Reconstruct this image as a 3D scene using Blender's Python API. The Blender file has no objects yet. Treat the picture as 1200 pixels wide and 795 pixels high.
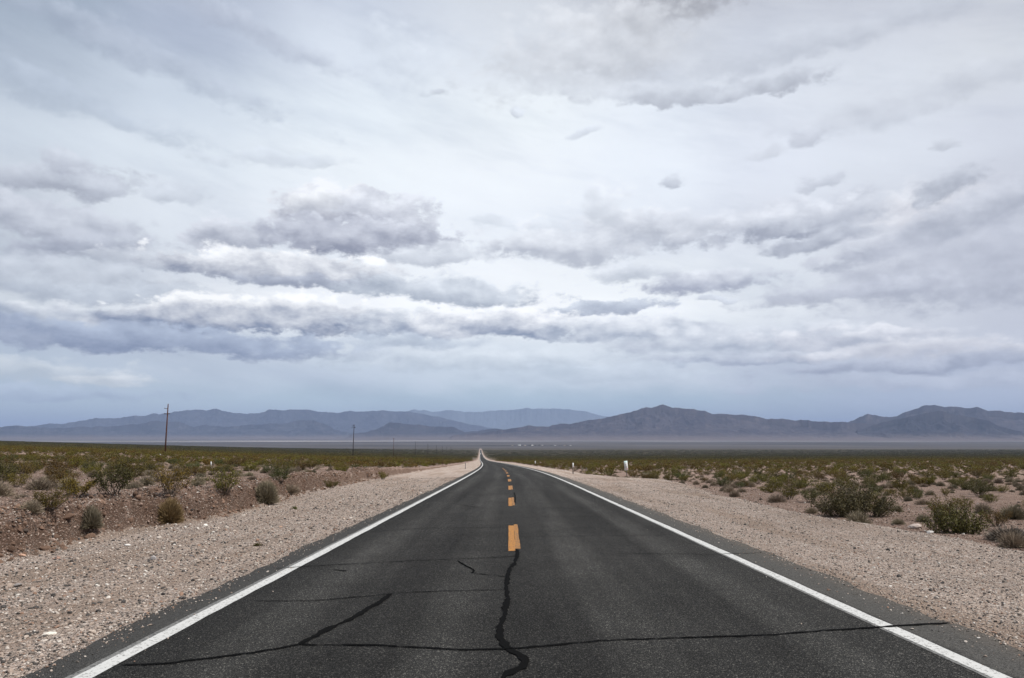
import bpy, math, random
import numpy as np

rng = np.random.default_rng(11)
random.seed(11)
SC = bpy.context.scene
COL = SC.collection
R = math.radians

# ------------------------------------------------------------------ camera
FPX, CX, CY, HORIZON = 933.0, 600.0, 397.5, 511.0      # focal length etc. in photo pixels
PITCH = math.atan((HORIZON - CY) / FPX)
CAM_H = 1.63
cam = bpy.data.cameras.new('camera')
cam.sensor_width = 36.0
cam.lens = FPX / 1200.0 * 36.0
cam.clip_start = 0.05
cam.clip_end = 200000.0
cam_o = bpy.data.objects.new('camera', cam)
COL.objects.link(cam_o)
cam_o.location = (0, 0, CAM_H)
cam_o.rotation_euler = (R(90) + PITCH, 0, 0)
SC.camera = cam_o

SUN_EL, SUN_AZ = R(56), R(112)         # azimuth clockwise from +Y (straight down the road)
EXPOSURE = 0.0
SC.view_settings.view_transform = 'Standard'
SC.view_settings.look = 'None'
SC.view_settings.exposure = EXPOSURE
SC.view_settings.gamma = 1.0
SC.view_settings.use_curve_mapping = False
SC.cycles.max_bounces = 4
SC.cycles.diffuse_bounces = 2
SC.cycles.glossy_bounces = 2
SC.cycles.volume_bounces = 0
SC.cycles.transparent_max_bounces = 4
SC.cycles.use_denoising = True


# ------------------------------------------------------------------ node helper
class NT:
    def __init__(self, tree):
        self.t = tree
    def n(self, kind, **kw):
        nd = self.t.nodes.new(kind)
        for k, v in kw.items():
            if k.startswith('_'):
                setattr(nd, k[1:], v)
        return nd
    def put(self, sock, v):
        if isinstance(v, bpy.types.NodeSocket):
            self.t.links.new(v, sock)
        elif v is not None:
            if hasattr(sock.default_value, '__len__') and not isinstance(v, (int, float)):
                v = tuple(v)
                if len(sock.default_value) == 4 and len(v) == 3:
                    v = v + (1,)
            sock.default_value = v
    def math(self, op, a, b=None, c=None, clamp=False):
        nd = self.n('ShaderNodeMath', _operation=op, _use_clamp=clamp)
        self.put(nd.inputs[0], a)
        if b is not None: self.put(nd.inputs[1], b)
        if c is not None: self.put(nd.inputs[2], c)
        return nd.outputs[0]
    def vmath(self, op, a, b=None, s=None):
        nd = self.n('ShaderNodeVectorMath', _operation=op)
        self.put(nd.inputs[0], a)
        if b is not None: self.put(nd.inputs[1], b)
        if s is not None: self.put(nd.inputs['Scale'], s)
        return nd.outputs['Value'] if op in ('LENGTH', 'DOT_PRODUCT', 'DISTANCE') else nd.outputs[0]
    def mix(self, f, a, b, mode='MIX'):
        nd = self.n('ShaderNodeMix', _data_type='RGBA', _blend_type=mode)
        self.put(nd.inputs[0], f); self.put(nd.inputs[6], a); self.put(nd.inputs[7], b)
        return nd.outputs[2]
    def fmix(self, f, a, b):
        nd = self.n('ShaderNodeMix', _data_type='FLOAT')
        self.put(nd.inputs[0], f); self.put(nd.inputs[2], a); self.put(nd.inputs[3], b)
        return nd.outputs[0]
    def step(self, x, a, b, lo=0.0, hi=1.0):
        nd = self.n('ShaderNodeMapRange', _interpolation_type='SMOOTHSTEP')
        self.put(nd.inputs[0], x)
        self.put(nd.inputs[1], a); self.put(nd.inputs[2], b)
        self.put(nd.inputs[3], lo); self.put(nd.inputs[4], hi)
        return nd.outputs[0]
    def lin(self, x, a, b, lo=0.0, hi=1.0):
        nd = self.n('ShaderNodeMapRange')
        self.put(nd.inputs[0], x)
        self.put(nd.inputs[1], a); self.put(nd.inputs[2], b)
        self.put(nd.inputs[3], lo); self.put(nd.inputs[4], hi)
        return nd.outputs[0]
    def noise(self, vec, scale, detail=4, rough=0.55, col=False, dist=0.0):
        nd = self.n('ShaderNodeTexNoise')
        if vec is not None: self.put(nd.inputs['Vector'], vec)
        self.put(nd.inputs['Scale'], scale); self.put(nd.inputs['Detail'], detail)
        self.put(nd.inputs['Roughness'], rough); self.put(nd.inputs['Distortion'], dist)
        return nd.outputs['Color'] if col else nd.outputs['Fac']
    def voro(self, vec, scale, feature='F1', rand=1.0):
        nd = self.n('ShaderNodeTexVoronoi', _feature=feature)
        if vec is not None: self.put(nd.inputs['Vector'], vec)
        self.put(nd.inputs['Scale'], scale); self.put(nd.inputs['Randomness'], rand)
        return nd
    def ramp(self, f, stops, interp='LINEAR'):
        nd = self.n('ShaderNodeValToRGB')
        cr = nd.color_ramp
        cr.interpolation = interp
        while len(cr.elements) < len(stops):
            cr.elements.new(0.5)
        for e, (p, c) in zip(cr.elements, stops):
            e.position = p
            e.color = tuple(c) + (1,) if len(c) == 3 else c
        self.put(nd.inputs[0], f)
        return nd.outputs[0]
    def sep(self, v):
        nd = self.n('ShaderNodeSeparateXYZ'); self.put(nd.inputs[0], v)
        return nd.outputs
    def comb(self, x, y, z=0.0):
        nd = self.n('ShaderNodeCombineXYZ')
        self.put(nd.inputs[0], x); self.put(nd.inputs[1], y); self.put(nd.inputs[2], z)
        return nd.outputs[0]
    def attr(self, name):
        nd = self.n('ShaderNodeAttribute'); nd.attribute_name = name
        return nd


def s2l(c):
    out = []
    for v in c:
        v /= 255.0
        out.append(v / 12.92 if v <= 0.04045 else ((v + 0.055) / 1.055) ** 2.4)
    return tuple(out)


def ray(px, py):
    x = (px - CX) / FPX
    yu = (CY - py) / FPX
    c, s = math.cos(PITCH), math.sin(PITCH)
    return x, c - yu * s, s + yu * c


def azel(px, py):
    """A direction of the photograph as azimuth and elevation, in 1/933 radian."""
    x, y, z = ray(px, py)
    return math.atan2(x, y) * FPX, math.atan2(z, math.hypot(x, y)) * FPX


# ------------------------------------------------------------------ world: daylight sky under broken cloud
SKY_STRENGTH = 0.1
world = bpy.data.worlds.new('World')
SC.world = world
world.use_nodes = True
W = NT(world.node_tree)
world.node_tree.nodes.clear()
tc = W.n('ShaderNodeTexCoord').outputs['Generated']
dx, dy, dz = W.sep(W.vmath('NORMALIZE', tc))
az = W.math('MULTIPLY', W.math('ARCTAN2', dx, dy), FPX)
el = W.math('MULTIPLY', W.math('ARCSINE', dz), FPX)
P = W.comb(az, el, 1.0)
# stretched coordinates: clouds are flattened towards the horizon
elp = W.math('MAXIMUM', el, -60.0)
yst = W.math('MULTIPLY_ADD', el, 1.2, W.math('MULTIPLY', W.math('LOGARITHM', W.math('MULTIPLY_ADD', elp, 1 / 90.0, 1.0), math.e), 130.0))
NP = W.comb(W.math('MULTIPLY', az, 0.01), W.math('MULTIPLY', yst, 0.01), 3.7)
n_col = W.noise(NP, 1.25, 7, 0.6, col=True)
n_hi = W.noise(W.vmath('ADD', NP, (31.0, 7.0, 2.0)), 2.6, 7, 0.62)
n_lo = W.noise(W.vmath('ADD', NP, (31.0, 7.0, 2.0)), 2.0, 4, 0.55)
n_lo2 = W.noise(W.vmath('ADD', NP, (31.0 + 0.07, 7.0 + 0.20, 2.0)), 2.0, 4, 0.55)
relief = W.math('MULTIPLY', W.math('SUBTRACT', n_lo, n_lo2), 1.5)
streak = W.noise(W.comb(W.math('ADD', W.math('MULTIPLY', az, 0.004), W.math('MULTIPLY', el, 0.004)),
                        W.math('ADD', W.math('MULTIPLY', el, 0.013), W.math('MULTIPLY', az, 0.002)), 9.0), 1.0, 6, 0.6)
warp = W.vmath('MULTIPLY', W.vmath('SUBTRACT', n_col, (0.5, 0.5, 0.5)), (84.0, 40.0, 0.0))
PW = W.vmath('ADD', P, warp)
wx, wy, wz = W.sep(W.vmath('ADD', P, W.vmath('SCALE', warp, s=0.8)))

# soft veil: rows of (elevation row in photo y, azimuth stops)
XS = [-150, 0, 200, 400, 600, 780, 900, 1050, 1200, 1350]
ROWS = [
    (-160, [(163,174,190),(168,178,193),(178,187,201),(190,199,212),(196,204,216),(190,196,206),(192,197,207),(196,200,210),(196,200,210),(190,196,206)]),
    (0,   [(160,171,186),(166,176,191),(181,189,206),(208,216,230),(218,223,231),(202,204,210),(202,205,214),(206,209,218),(203,206,214),(196,199,208)]),
    (70,  [(158,171,187),(164,177,193),(183,193,211),(225,233,244),(228,234,242),(222,226,233),(214,219,229),(214,218,227),(215,218,225),(208,211,218)]),
    (140, [(176,189,203),(184,195,209),(210,220,232),(238,246,253),(246,252,256),(240,246,254),(230,235,244),(225,230,238),(220,224,230),(210,214,222)]),
    (205, [(204,213,223),(210,219,229),(228,236,244),(244,250,255),(248,253,258),(242,248,256),(232,237,247),(226,231,240),(217,221,231),(204,208,218)]),
    (270, [(200,207,215),(208,214,222),(230,236,243),(244,249,255),(245,250,256),(238,243,251),(228,232,241),(217,221,230),(206,209,219),(195,198,208)]),
    (330, [(190,197,206),(196,203,212),(220,225,232),(244,248,252),(250,253,256),(246,250,253),(230,235,241),(212,215,224),(198,201,212),(188,191,203)]),
    (366, [(204,210,216),(212,217,222),(240,243,246),(262,263,264),(262,263,264),(252,255,257),(236,240,244),(220,223,230),(204,207,217),(192,196,208)]),
    (410, [(172,182,197),(176,186,201),(198,206,217),(216,223,230),(226,233,239),(226,232,238),(214,219,227),(206,209,218),(197,200,211),(188,192,204)]),
    (440, [(176,187,199),(183,194,205),(190,200,211),(198,208,219),(206,216,225),(206,213,222),(193,200,212),(188,194,207),(183,188,203),(178,184,199)]),
    (472, [(163,179,189),(167,182,192),(172,187,196),(172,190,199),(167,186,196),(164,182,193),(166,180,191),(167,177,193),(168,176,192),(164,172,188)]),
    (505, [(155,170,178),(159,174,182),(163,179,187),(162,180,189),(158,177,187),(156,174,183),(158,172,181),(159,171,180),(159,170,180),(155,166,176)]),
]
A0, A1 = azel(-150, 300)[0], azel(1350, 300)[0]
fx = W.lin(wx, A0, A1)
base = None
for i, (yrow, cols) in enumerate(ROWS):
    stops = [((azel(x, 300)[0] - A0) / (A1 - A0), s2l(c)) for x, c in zip(XS, cols)]
    rc = W.ramp(fx, stops, 'EASE')
    e = azel(600, yrow)[1]
    if base is None:
        base = rc
    else:
        base = W.mix(W.step(wy, eprev, e), base, rc)
    eprev = e
# large soft variation, stronger high up
base = W.mix(1.0, base, W.ramp(streak, [(0.25, (0.80, 0.815, 0.85)), (0.5, (1, 1, 1)), (0.75, (1.07, 1.07, 1.06))]), 'MULTIPLY')

# one cloud: an ellipse in the warped sky, flat below, lit from above
CG = bpy.data.node_groups.new('cloud', 'ShaderNodeTree')
for nm, st in (('Under', 'NodeSocketColor'), ('P', 'NodeSocketVector'), ('Noise', 'NodeSocketFloat'), ('Relief', 'NodeSocketFloat'),
               ('Along', 'NodeSocketVector'), ('Up', 'NodeSocketVector'),
               ('Dark', 'NodeSocketColor'), ('Light', 'NodeSocketColor'), ('Opacity', 'NodeSocketFloat'), ('Outer', 'NodeSocketFloat'), ('Inner', 'NodeSocketFloat')):
    CG.interface.new_socket(nm, in_out='INPUT', socket_type=st)
CG.interface.new_socket('Color', in_out='OUTPUT', socket_type='NodeSocketColor')
G = NT(CG)
gi = G.n('NodeGroupInput').outputs
go = G.n('NodeGroupOutput')
seq = G.n('ShaderNodeVectorMath', _operation='MULTIPLY_ADD')      # one cloud is worked out after the other
G.put(seq.inputs[0], gi['Under']); seq.inputs[1].default_value = (1e-7, 1e-7, 0); G.put(seq.inputs[2], gi['P'])
qx = G.vmath('DOT_PRODUCT', seq.outputs[0], gi['Along'])
qy = G.vmath('DOT_PRODUCT', seq.outputs[0], gi['Up'])
qf = G.math('MAXIMUM', qy, G.math('MULTIPLY', qy, -1.45))
rr = G.math('SQRT', G.math('MULTIPLY_ADD', qx, qx, G.math('MULTIPLY', qf, qf)))
rr = G.math('ADD', rr, gi['Noise'])
mask = G.step(rr, gi['Outer'], gi['Inner'], 0.0, gi['Opacity'])
tt = G.math('MULTIPLY_ADD', qy, 0.62, gi['Relief'], clamp=True)
G.put(go.inputs[0], G.mix(mask, gi['Under'], G.mix(tt, gi['Dark'], gi['Light'])))
bill = W.math('ABSOLUTE', W.math('MULTIPLY_ADD', W.noise(W.vmath('ADD', NP, (5.0, 61.0, 4.0)), 3.2, 5, 0.55), 2.0, -1.0))
n_edge = W.math('ADD', W.math('MULTIPLY', W.math('SUBTRACT', n_hi, 0.5), -1.7), W.math('MULTIPLY', W.math('SUBTRACT', bill, 0.2), -0.85))
relief = W.math('ADD', W.math('ADD', relief, W.math('MULTIPLY', bill, 0.30)), 0.335)

CLOUDS = [
    # px, py, rx, ry, turn, dark, light, opacity, soft
    (790, 2, 100, 46, 6, (172,173,180), (196,198,204), .95, 1.0),
    (735, 28, 50, 24, 0, (186,188,195), (208,210,216), .8, 1.0),
    (690, 62, 150, 60, 8, (210,213,219), (230,233,238), .7, 1.1),
    (850, 108, 130, 14, 2, (196,200,210), (212,217,226), .9, .6),
    (760, 108, 90, 16, 0, (214,219,228), (228,233,241), .7, .9),
    (660, 105, 90, 18, 0, (222,227,235), (234,239,246), .5, 1.0),
    (510, 111, 17, 7, -4, (214,220,229), (224,230,239), .85, .8),
    (608, 131, 11, 10, -40, (218,224,233), (228,234,243), .8, .8),
    (682, 155, 30, 8, 8, (222,228,238), (230,236,246), .7, .9),
    (947, 163, 22, 12, 14, (200,204,215), (216,220,230), .8, .9),
    (903, 178, 20, 9, 0, (214,218,227), (222,226,235), .6, 1.0),
    (1100, 170, 16, 7, 0, (208,212,221), (216,220,228), .7, 1.0),
    (150, 60, 190, 22, -14, (172,182,200), (196,204,218), .55, 1.2),
    (300, 40, 150, 16, -16, (184,191,208), (206,213,226), .5, 1.2),
    (80, 118, 150, 20, -10, (172,184,201), (194,204,218), .5, 1.2),
    (470, 70, 60, 40, -30, (214,222,234), (232,239,247), .5, 1.2),
    (960, 50, 200, 22, 4, (196,201,212), (212,217,226), .55, 1.2),
    (1090, 110, 170, 26, 8, (202,206,216), (218,222,230), .5, 1.2),
    (600, 262, 70, 10, 0, (214,221,231), (236,241,248), .5, 1.0),
    (792, 214, 21, 9, 4, (196,201,212), (214,219,228), .8, .8),
    (967, 216, 34, 10, 4, (196,200,211), (216,220,229), .8, .8),
    (975, 240, 52, 13, 12, (196,200,211), (216,220,229), .85, .8),
    (1070, 246, 70, 26, 15, (226,226,233), (246,246,249), .8, .9),
    (1107, 219, 44, 19, 16, (174,178,190), (200,204,213), .95, .8),
    (62, 212, 90, 20, 6, (180,184,196), (208,213,222), .9, .7),
    (75, 193, 28, 18, 0, (190,194,206), (212,217,226), .8, .8),
    (114, 222, 24, 24, 0, (184,188,200), (208,213,222), .85, .7),
    (206, 227, 36, 15, 4, (208,214,224), (222,228,236), .8, .8),
    (335, 188, 85, 11, 3, (214,221,231), (226,233,242), .6, .9),
    (250, 190, 22, 8, 0, (214,221,230), (224,231,240), .6, .8),
    (60, 262, 100, 26, -4, (184,188,200), (216,220,228), .95, .7),
    (95, 290, 72, 20, 4, (160,164,179), (196,200,210), .95, .7),
    (180, 308, 80, 12, 0, (184,189,200), (222,226,232), .8, .8),
    (60, 325, 150, 24, 0, (180,186,197), (208,213,221), .8, .9),
    (130, 346, 170, 15, 0, (176,183,196), (204,210,218), .85, .9),
    (395, 246, 72, 32, 4, (188,190,202), (244,246,250), 1, .5),
    (455, 258, 66, 34, -6, (180,183,196), (232,235,242), 1, .5),
    (268, 284, 80, 26, 6, (176,180,193), (226,229,236), 1, .55),
    (415, 282, 118, 27, 0, (160,163,179), (216,219,228), 1, .55),
    (380, 240, 38, 16, 10, (204,207,216), (248,250,252), .9, .6),
    (500, 302, 90, 15, 2, (196,201,212), (230,234,240), .85, .8),
    (340, 318, 165, 24, -2, (160,165,181), (254,255,256), 1, .5),
    (380, 334, 110, 10, 0, (158,163,180), (186,191,203), .9, .7),
    (515, 342, 130, 20, -3, (180,188,201), (228,233,239), .95, .6),
    (705, 282, 135, 36, 3, (198,202,213), (240,243,248), .9, .7),
    (710, 240, 28, 30, -20, (222,227,235), (240,244,250), .75, 1.0),
    (810, 262, 90, 18, 4, (200,204,214), (230,233,240), .8, .9),
    (930, 260, 110, 26, 4, (192,196,208), (232,235,242), .85, .8),
    (912, 272, 46, 12, 4, (164,168,183), (202,206,215), .95, .7),
    (958, 284, 60, 15, 6, (170,174,188), (204,208,217), .9, .8),
    (1080, 278, 125, 20, 12, (176,180,194), (222,224,231), .9, .9),
    (1130, 322, 175, 56, 4, (184,187,200), (200,203,213), .85, 1.1),
    (1150, 244, 110, 22, 14, (188,192,204), (210,213,222), .8, .9),
    (820, 332, 78, 18, 4, (180,184,200), (234,237,243), .95, .7),
    (735, 322, 60, 15, 2, (194,200,211), (236,240,246), .75, .8),
    (705, 363, 78, 11, 3, (176,183,199), (212,218,227), 1, .5),
    (840, 352, 20, 6, 0, (200,205,215), (218,223,232), .85, .7),
    (1000, 345, 120, 14, 2, (186,189,202), (206,209,219), .8, .9),
    (120, 372, 150, 18, 0, (172,180,196), (236,238,240), .9, .7),
    (240, 372, 130, 24, 2, (137,146,170), (250,250,249), 1, .55),
    (370, 374, 90, 26, -2, (140,149,172), (258,258,257), 1, .5),
    (470, 382, 70, 24, 0, (168,177,195), (248,250,251), 1, .6),
    (590, 384, 125, 22, 1, (150,160,182), (258,258,258), 1, .55),
    (740, 388, 110, 20, 0, (182,190,205), (244,246,249), .95, .7),
    (60, 396, 180, 19, 0, (138,147,172), (182,190,204), .95, .7),
    (230, 404, 220, 19, -2, (136,146,172), (172,182,200), .95, .7),
    (470, 402, 90, 12, 0, (176,186,202), (208,216,225), .8, .8),
    (560, 424, 220, 18, 0, (196,206,216), (226,232,237), .7, .9),
    (860, 400, 160, 20, 2, (180,187,202), (228,231,236), .85, .95),
    (1000, 398, 120, 14, 0, (188,192,205), (234,234,238), .9, .8),
    (900, 420, 120, 12, 0, (170,177,195), (212,216,224), .85, .8),
    (1090, 412, 150, 13, 0, (206,206,214), (234,233,236), .75, 1.0),
    (1085, 428, 175, 11, 2, (150,155,174), (192,196,208), .85, 1.0),
    (50, 436, 100, 14, 0, (194,202,208), (222,225,225), .7, 1.0),
    (120, 447, 60, 8, 0, (210,214,215), (230,231,230), .7, .9),
    (30, 462, 160, 10, 0, (160,172,189), (178,189,203), .7, .9),
    (1080, 450, 180, 12, 0, (184,188,201), (196,200,211), .6, 1.0),
    (700, 440, 150, 14, 0, (196,207,217), (214,222,230), .6, 1.0),
]
colr = base
for (px, py, rx, ry, turn, dk, lt, op, soft) in CLOUDS:
    g = W.n('ShaderNodeGroup', _node_tree=CG)
    a, e = azel(px, py)
    c_, s_ = math.cos(R(turn)), math.sin(R(turn))
    W.put(g.inputs['Under'], colr); W.put(g.inputs['P'], PW); W.put(g.inputs['Noise'], n_edge); W.put(g.inputs['Relief'], relief)
    W.put(g.inputs['Along'], (c_ / rx, s_ / rx, -(c_ * a + s_ * e) / rx))
    W.put(g.inputs['Up'], (-s_ / ry, c_ / ry, -(-s_ * a + c_ * e) / ry))
    W.put(g.inputs['Dark'], s2l([v - 15 for v in dk])); W.put(g.inputs['Light'], s2l([v * 1.045 + 2 for v in lt])); W.put(g.inputs['Opacity'], op)
    W.put(g.inputs['Outer'], 1.14 + .14 * soft); W.put(g.inputs['Inner'], 1.10 - .62 * soft)
    colr = g.outputs[0]
sky = W.n('ShaderNodeTexSky', _sky_type='NISHITA', _sun_disc=False)
sky.sun_elevation = SUN_EL
sky.sun_rotation = SUN_AZ
# the bright cloud deck seen through a longer and longer path of air towards the horizon
air = W.math('EXPONENT', W.math('DIVIDE', 0.016, W.math('MAXIMUM', dz, 0.045)))
cl = W.vmath('SCALE', colr, s=W.math('MULTIPLY', air, 1.0 / SKY_STRENGTH))
out = W.mix(0.93, sky.outputs[0], cl)
bg = W.n('ShaderNodeBackground')
W.put(bg.inputs[0], out); bg.inputs[1].default_value = SKY_STRENGTH
wo = W.n('ShaderNodeOutputWorld')
world.node_tree.links.new(bg.outputs[0], wo.inputs[0])
world.cycles.sampling_method = 'MANUAL'
world.cycles.sample_map_resolution = 512

sun = bpy.data.lights.new('sun', 'SUN')
sun.energy = 4.8
sun.angle = R(0.8)
sun.color = (1.0, 0.95, 0.88)
sun_o = bpy.data.objects.new('sun', sun)
COL.objects.link(sun_o)
sun_o.rotation_euler = (R(90) - SUN_EL, 0, -SUN_AZ + R(180))


# ------------------------------------------------------------------ numpy noise
def _hash(ix, iy, seed):
    h = (ix.astype(np.int64) * 374761393 + iy.astype(np.int64) * 668265263 + seed * 1442695041) & 0xFFFFFFFF
    h = ((h ^ (h >> 13)) * 1274126177) & 0xFFFFFFFF
    return ((h ^ (h >> 16)) & 0xFFFF) / 65535.0


def vnoise(x, y, seed=0):
    x = np.asarray(x, float); y = np.asarray(y, float)
    ix, iy = np.floor(x), np.floor(y)
    fx_, fy_ = x - ix, y - iy
    fx_ = fx_ * fx_ * (3 - 2 * fx_); fy_ = fy_ * fy_ * (3 - 2 * fy_)
    a = _hash(ix, iy, seed); b = _hash(ix + 1, iy, seed); c = _hash(ix, iy + 1, seed); d = _hash(ix + 1, iy + 1, seed)
    return (a + (b - a) * fx_) * (1 - fy_) + (c + (d - c) * fx_) * fy_


def fbm(x, y, octv=4, seed=0, gain=0.5):
    s, a, t = 0.0, 1.0, 0.0
    for o in range(octv):
        f = 2.0 ** o
        s = s + a * vnoise(x * f + 17.3 * o, y * f - 9.1 * o, seed + o)
        t += a; a *= gain
    return s / t - 0.5


def ridged(x, y, octv=5, seed=0, gain=0.5):
    s, a, t = 0.0, 1.0, 0.0
    for o in range(octv):
        f = 2.0 ** o
        s = s + a * (1 - np.abs(2 * vnoise(x * f + 5.7 * o, y * f + 3.3 * o, seed + o) - 1))
        t += a; a *= gain
    return s / t


def sstep(x, a, b):
    t = np.clip((np.asarray(x, float) - a) / (b - a), 0, 1)
    return t * t * (3 - 2 * t)


# ------------------------------------------------------------------ the lie of the land
_SS = np.array([-400, 0, 40, 100, 500, 1100, 2600, 4500, 6500, 200000], float)
_SL = np.array([.024, .024, .024, .029, .0285, .0225, .0125, .008, 0.0, 0.0])
_tab_s = np.concatenate([np.arange(-400, 200, 1.0), np.arange(200, 7000, 10.0), np.array([7000., 200000.])])
_tab_sl = np.interp(_tab_s, _SS, _SL)
_tab_z = np.concatenate([[0], -np.cumsum(np.diff(_tab_s) * 0.5 * (_tab_sl[1:] + _tab_sl[:-1]))])
_tab_z -= np.interp(0, _tab_s, _tab_z)
_XH = np.array([0.22, 0.06, -1.2, -4.15, -7.5, -11.9, -18.4, -40.0, -100.0])
_XD = np.array([0, 55, 107, 204, 284, 384, 544, 1090, 2600], float)


def smooth_x():
    # heading as a piecewise-linear curve, integrated: a gentle bend to the left
    hd = np.array([-.0045, -.0045, -.018, -.030, -.036, -.041, -.041, -.040, -.040, -.040])
    hs = np.array([-400, 40, 80, 130, 200, 300, 500, 1000, 2600, 200000], float)
    h = np.interp(_tab_s, hs, hd)
    x = np.concatenate([[0], np.cumsum(np.diff(_tab_s) * 0.5 * (h[1:] + h[:-1]))])
    return x - np.interp(0, _tab_s, x) + 0.22


_tab_x = smooth_x()
def road_z(s): return np.interp(s, _tab_s, _tab_z)
def road_x(s): return np.interp(s, _tab_s, _tab_x)


def on_plane(px, py):
    """Where a line of sight meets the road's surface carried sideways."""
    x, y, z = ray(px, py)
    t = 5.0
    for k in range(60):
        f = CAM_H + z * t - road_z(y * t)
        t = t + f / max(1e-4, (-z - 0.0)) * 0.5 if abs(z) > 1e-6 else t
        t = max(0.5, min(t, 9000))
    return x * t, y * t


def us(px, py):
    x, y = on_plane(px, py)
    return x - float(road_x(y)), y


_L = [us(*p) for p in ((0,650),(40,644),(58,638),(72,630),(90,627),(112,620),(160,614),(215,608),(250,603),(300,591),(345,578),(400,567),(450,558),(495,551))]
_Rr = [us(*p) for p in ((1200,645),(1139,634),(1064,622),(1013,612),(950,603),(900,592),(877,587),(826,577),(801,567),(781,562),(730,559.5),(690,556),(660,552.5),(630,549))]
_Ls = np.array([p[1] for p in _L]); _Lu = np.array([p[0] for p in _L])
_Rs = np.array([p[1] for p in _Rr]); _Ru = np.array([p[0] for p in _Rr])
o = np.argsort(_Ls); _Ls, _Lu = _Ls[o], np.clip(_Lu[o], -13, -7.5)
o = np.argsort(_Rs); _Rs, _Ru = _Rs[o], np.clip(_Ru[o], 7.0, 11)
def scarp_u(s): return np.interp(s, np.append(_Ls, [300, 900]), np.append(_Lu, [-8.5, -6.4]))
def berm_u(s): return np.interp(s, np.append(_Rs, [300, 900]), np.append(_Ru, [8.0, 6.4]))

EDGE_L, EDGE_R = -3.86, 4.13            # edges of the asphalt


def height(x, y, fine=True):
    x = np.asarray(x, float); s = np.asarray(y, float)
    u = x - road_x(s)
    z = road_z(s)
    near = 1 - sstep(s, 120, 400)
    # left: eroded bank, then a fan that climbs to the left
    us_ = scarp_u(s) + fbm(s * 0.55, s * 0 + 1.5, 4, 3) * 1.1 * near
    tl = us_ - u                                           # metres past the foot of the bank
    bank = sstep(tl + fbm(x * 1.7, s * 1.7, 3, 8) * 0.5 * near, 0.0, 0.36) * (0.60 + 0.2 * fbm(s * 0.2, s * 0, 2, 9))
    bank = bank * (0.35 + 0.65 * (1 - sstep(s, 55, 110)))
    gully = sstep(tl, 0.4, 1.2) * (1 - sstep(tl, 1.2, 4.5)) * np.clip(fbm(x * 0.8, s * 0.45, 3, 21), -0.3, 0.3) * 0.7 * near
    slope_l = np.interp(s, [0, 60, 150, 1500, 2500, 3600, 5200, 9000], [0.012, 0.02, .03, .0315, .027, .016, .0, .0])
    rise_l = np.clip(tl - 1.5, 0, 9000) * slope_l
    left = bank + gully + rise_l
    # right: the shoulder ends in a low berm, the plain lies a little lower
    ub = berm_u(s) + fbm(s * 0.4, s * 0 + 4.5, 3, 5) * 0.7 * near
    tr = u - ub
    hump = np.exp(-((tr + 0.25) / 0.5) ** 2) * 0.07 * near
    right = hump - sstep(tr, -0.1, 1.4) * 0.26 * near + np.clip(tr - 2, 0, 9000) * np.interp(s, [0, 200, 2000, 5000], [0.002, 0.004, 0.003, 0])
    z = z + np.where(u < 0, np.where(tl > -1, left, 0), np.where(tr > -2.5, right, 0))
    # shoulders fall away from the asphalt, the bed lies under it
    dl = np.maximum(EDGE_L - u, u - EDGE_R)                # >0 outside the asphalt
    z = z - 0.02 - 0.10 * (1 - sstep(dl, -0.5, -0.12)) - 0.05 * sstep(dl, 0.0, 3.0) * near
    if fine:
        bz = sstep(tl, -0.5, 0.1) * (1 - sstep(tl, 0.9, 2.6)) * (1 - sstep(s, 60, 120)) * (u < 0)
        z = z + bz * ((ridged(x * 1.9, s * 1.9, 4, 91, .6) - .62) * .46 + fbm(x * 7, s * 7, 2, 95) * .17)
        wild = sstep(tl, 0.0, 2.0) + sstep(tr, 0.0, 2.0)
        lowf = sstep(dl, 0.5, 3)
        z = z + lowf * (fbm(x * 0.35, s * 0.35, 3, 31) * 0.07 * (0.35 + wild)) * (1 - sstep(s, 500, 1500))
        z = z + wild * fbm(x * 1.6, s * 1.6, 4, 37) * 0.085 * near + sstep(dl, 0.2, 1.2) * fbm(x * 4, s * 4, 3, 41) * 0.03 * (1 - sstep(s, 30, 70))
        z = z + wild * fbm(x * 0.02, s * 0.02, 3, 51) * .45 * sstep(np.abs(u), 25, 120) * (1 - sstep(s, 1500, 3000))
    return z


def ground_at(px, py):
    """The point of the ground one sees at a place of the photograph."""
    x, y, z = ray(px, py)
    t = np.geomspace(3, 9000, 6000)
    f = CAM_H + z * t - height(x * t, y * t)
    i = int(np.argmax(f < 0)) if (f < 0).any() else len(t) - 1
    a, b = t[max(i - 1, 0)], t[i]
    for k in range(30):
        m = 0.5 * (a + b)
        if CAM_H + z * m - float(height(x * m, y * m)) < 0: b = m
        else: a = m
    return x * b, y * b, float(height(x * b, y * b))


# ------------------------------------------------------------------ object helpers
def tag(o, label=None, cat=None, group=None, kind=None):
    for k, v in (('label', label), ('category', cat), ('group', group), ('kind', kind)):
        if v: o[k] = v
    return o


def link(o, parent=None):
    COL.objects.link(o)
    if parent is not None: o.parent = parent
    return o


def empty(name, loc, rz=0.0):
    o = bpy.data.objects.new(name, None)
    o.empty_display_size = 0.2
    o.location = loc
    o.rotation_euler = (0, 0, rz)
    return link(o)


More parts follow.
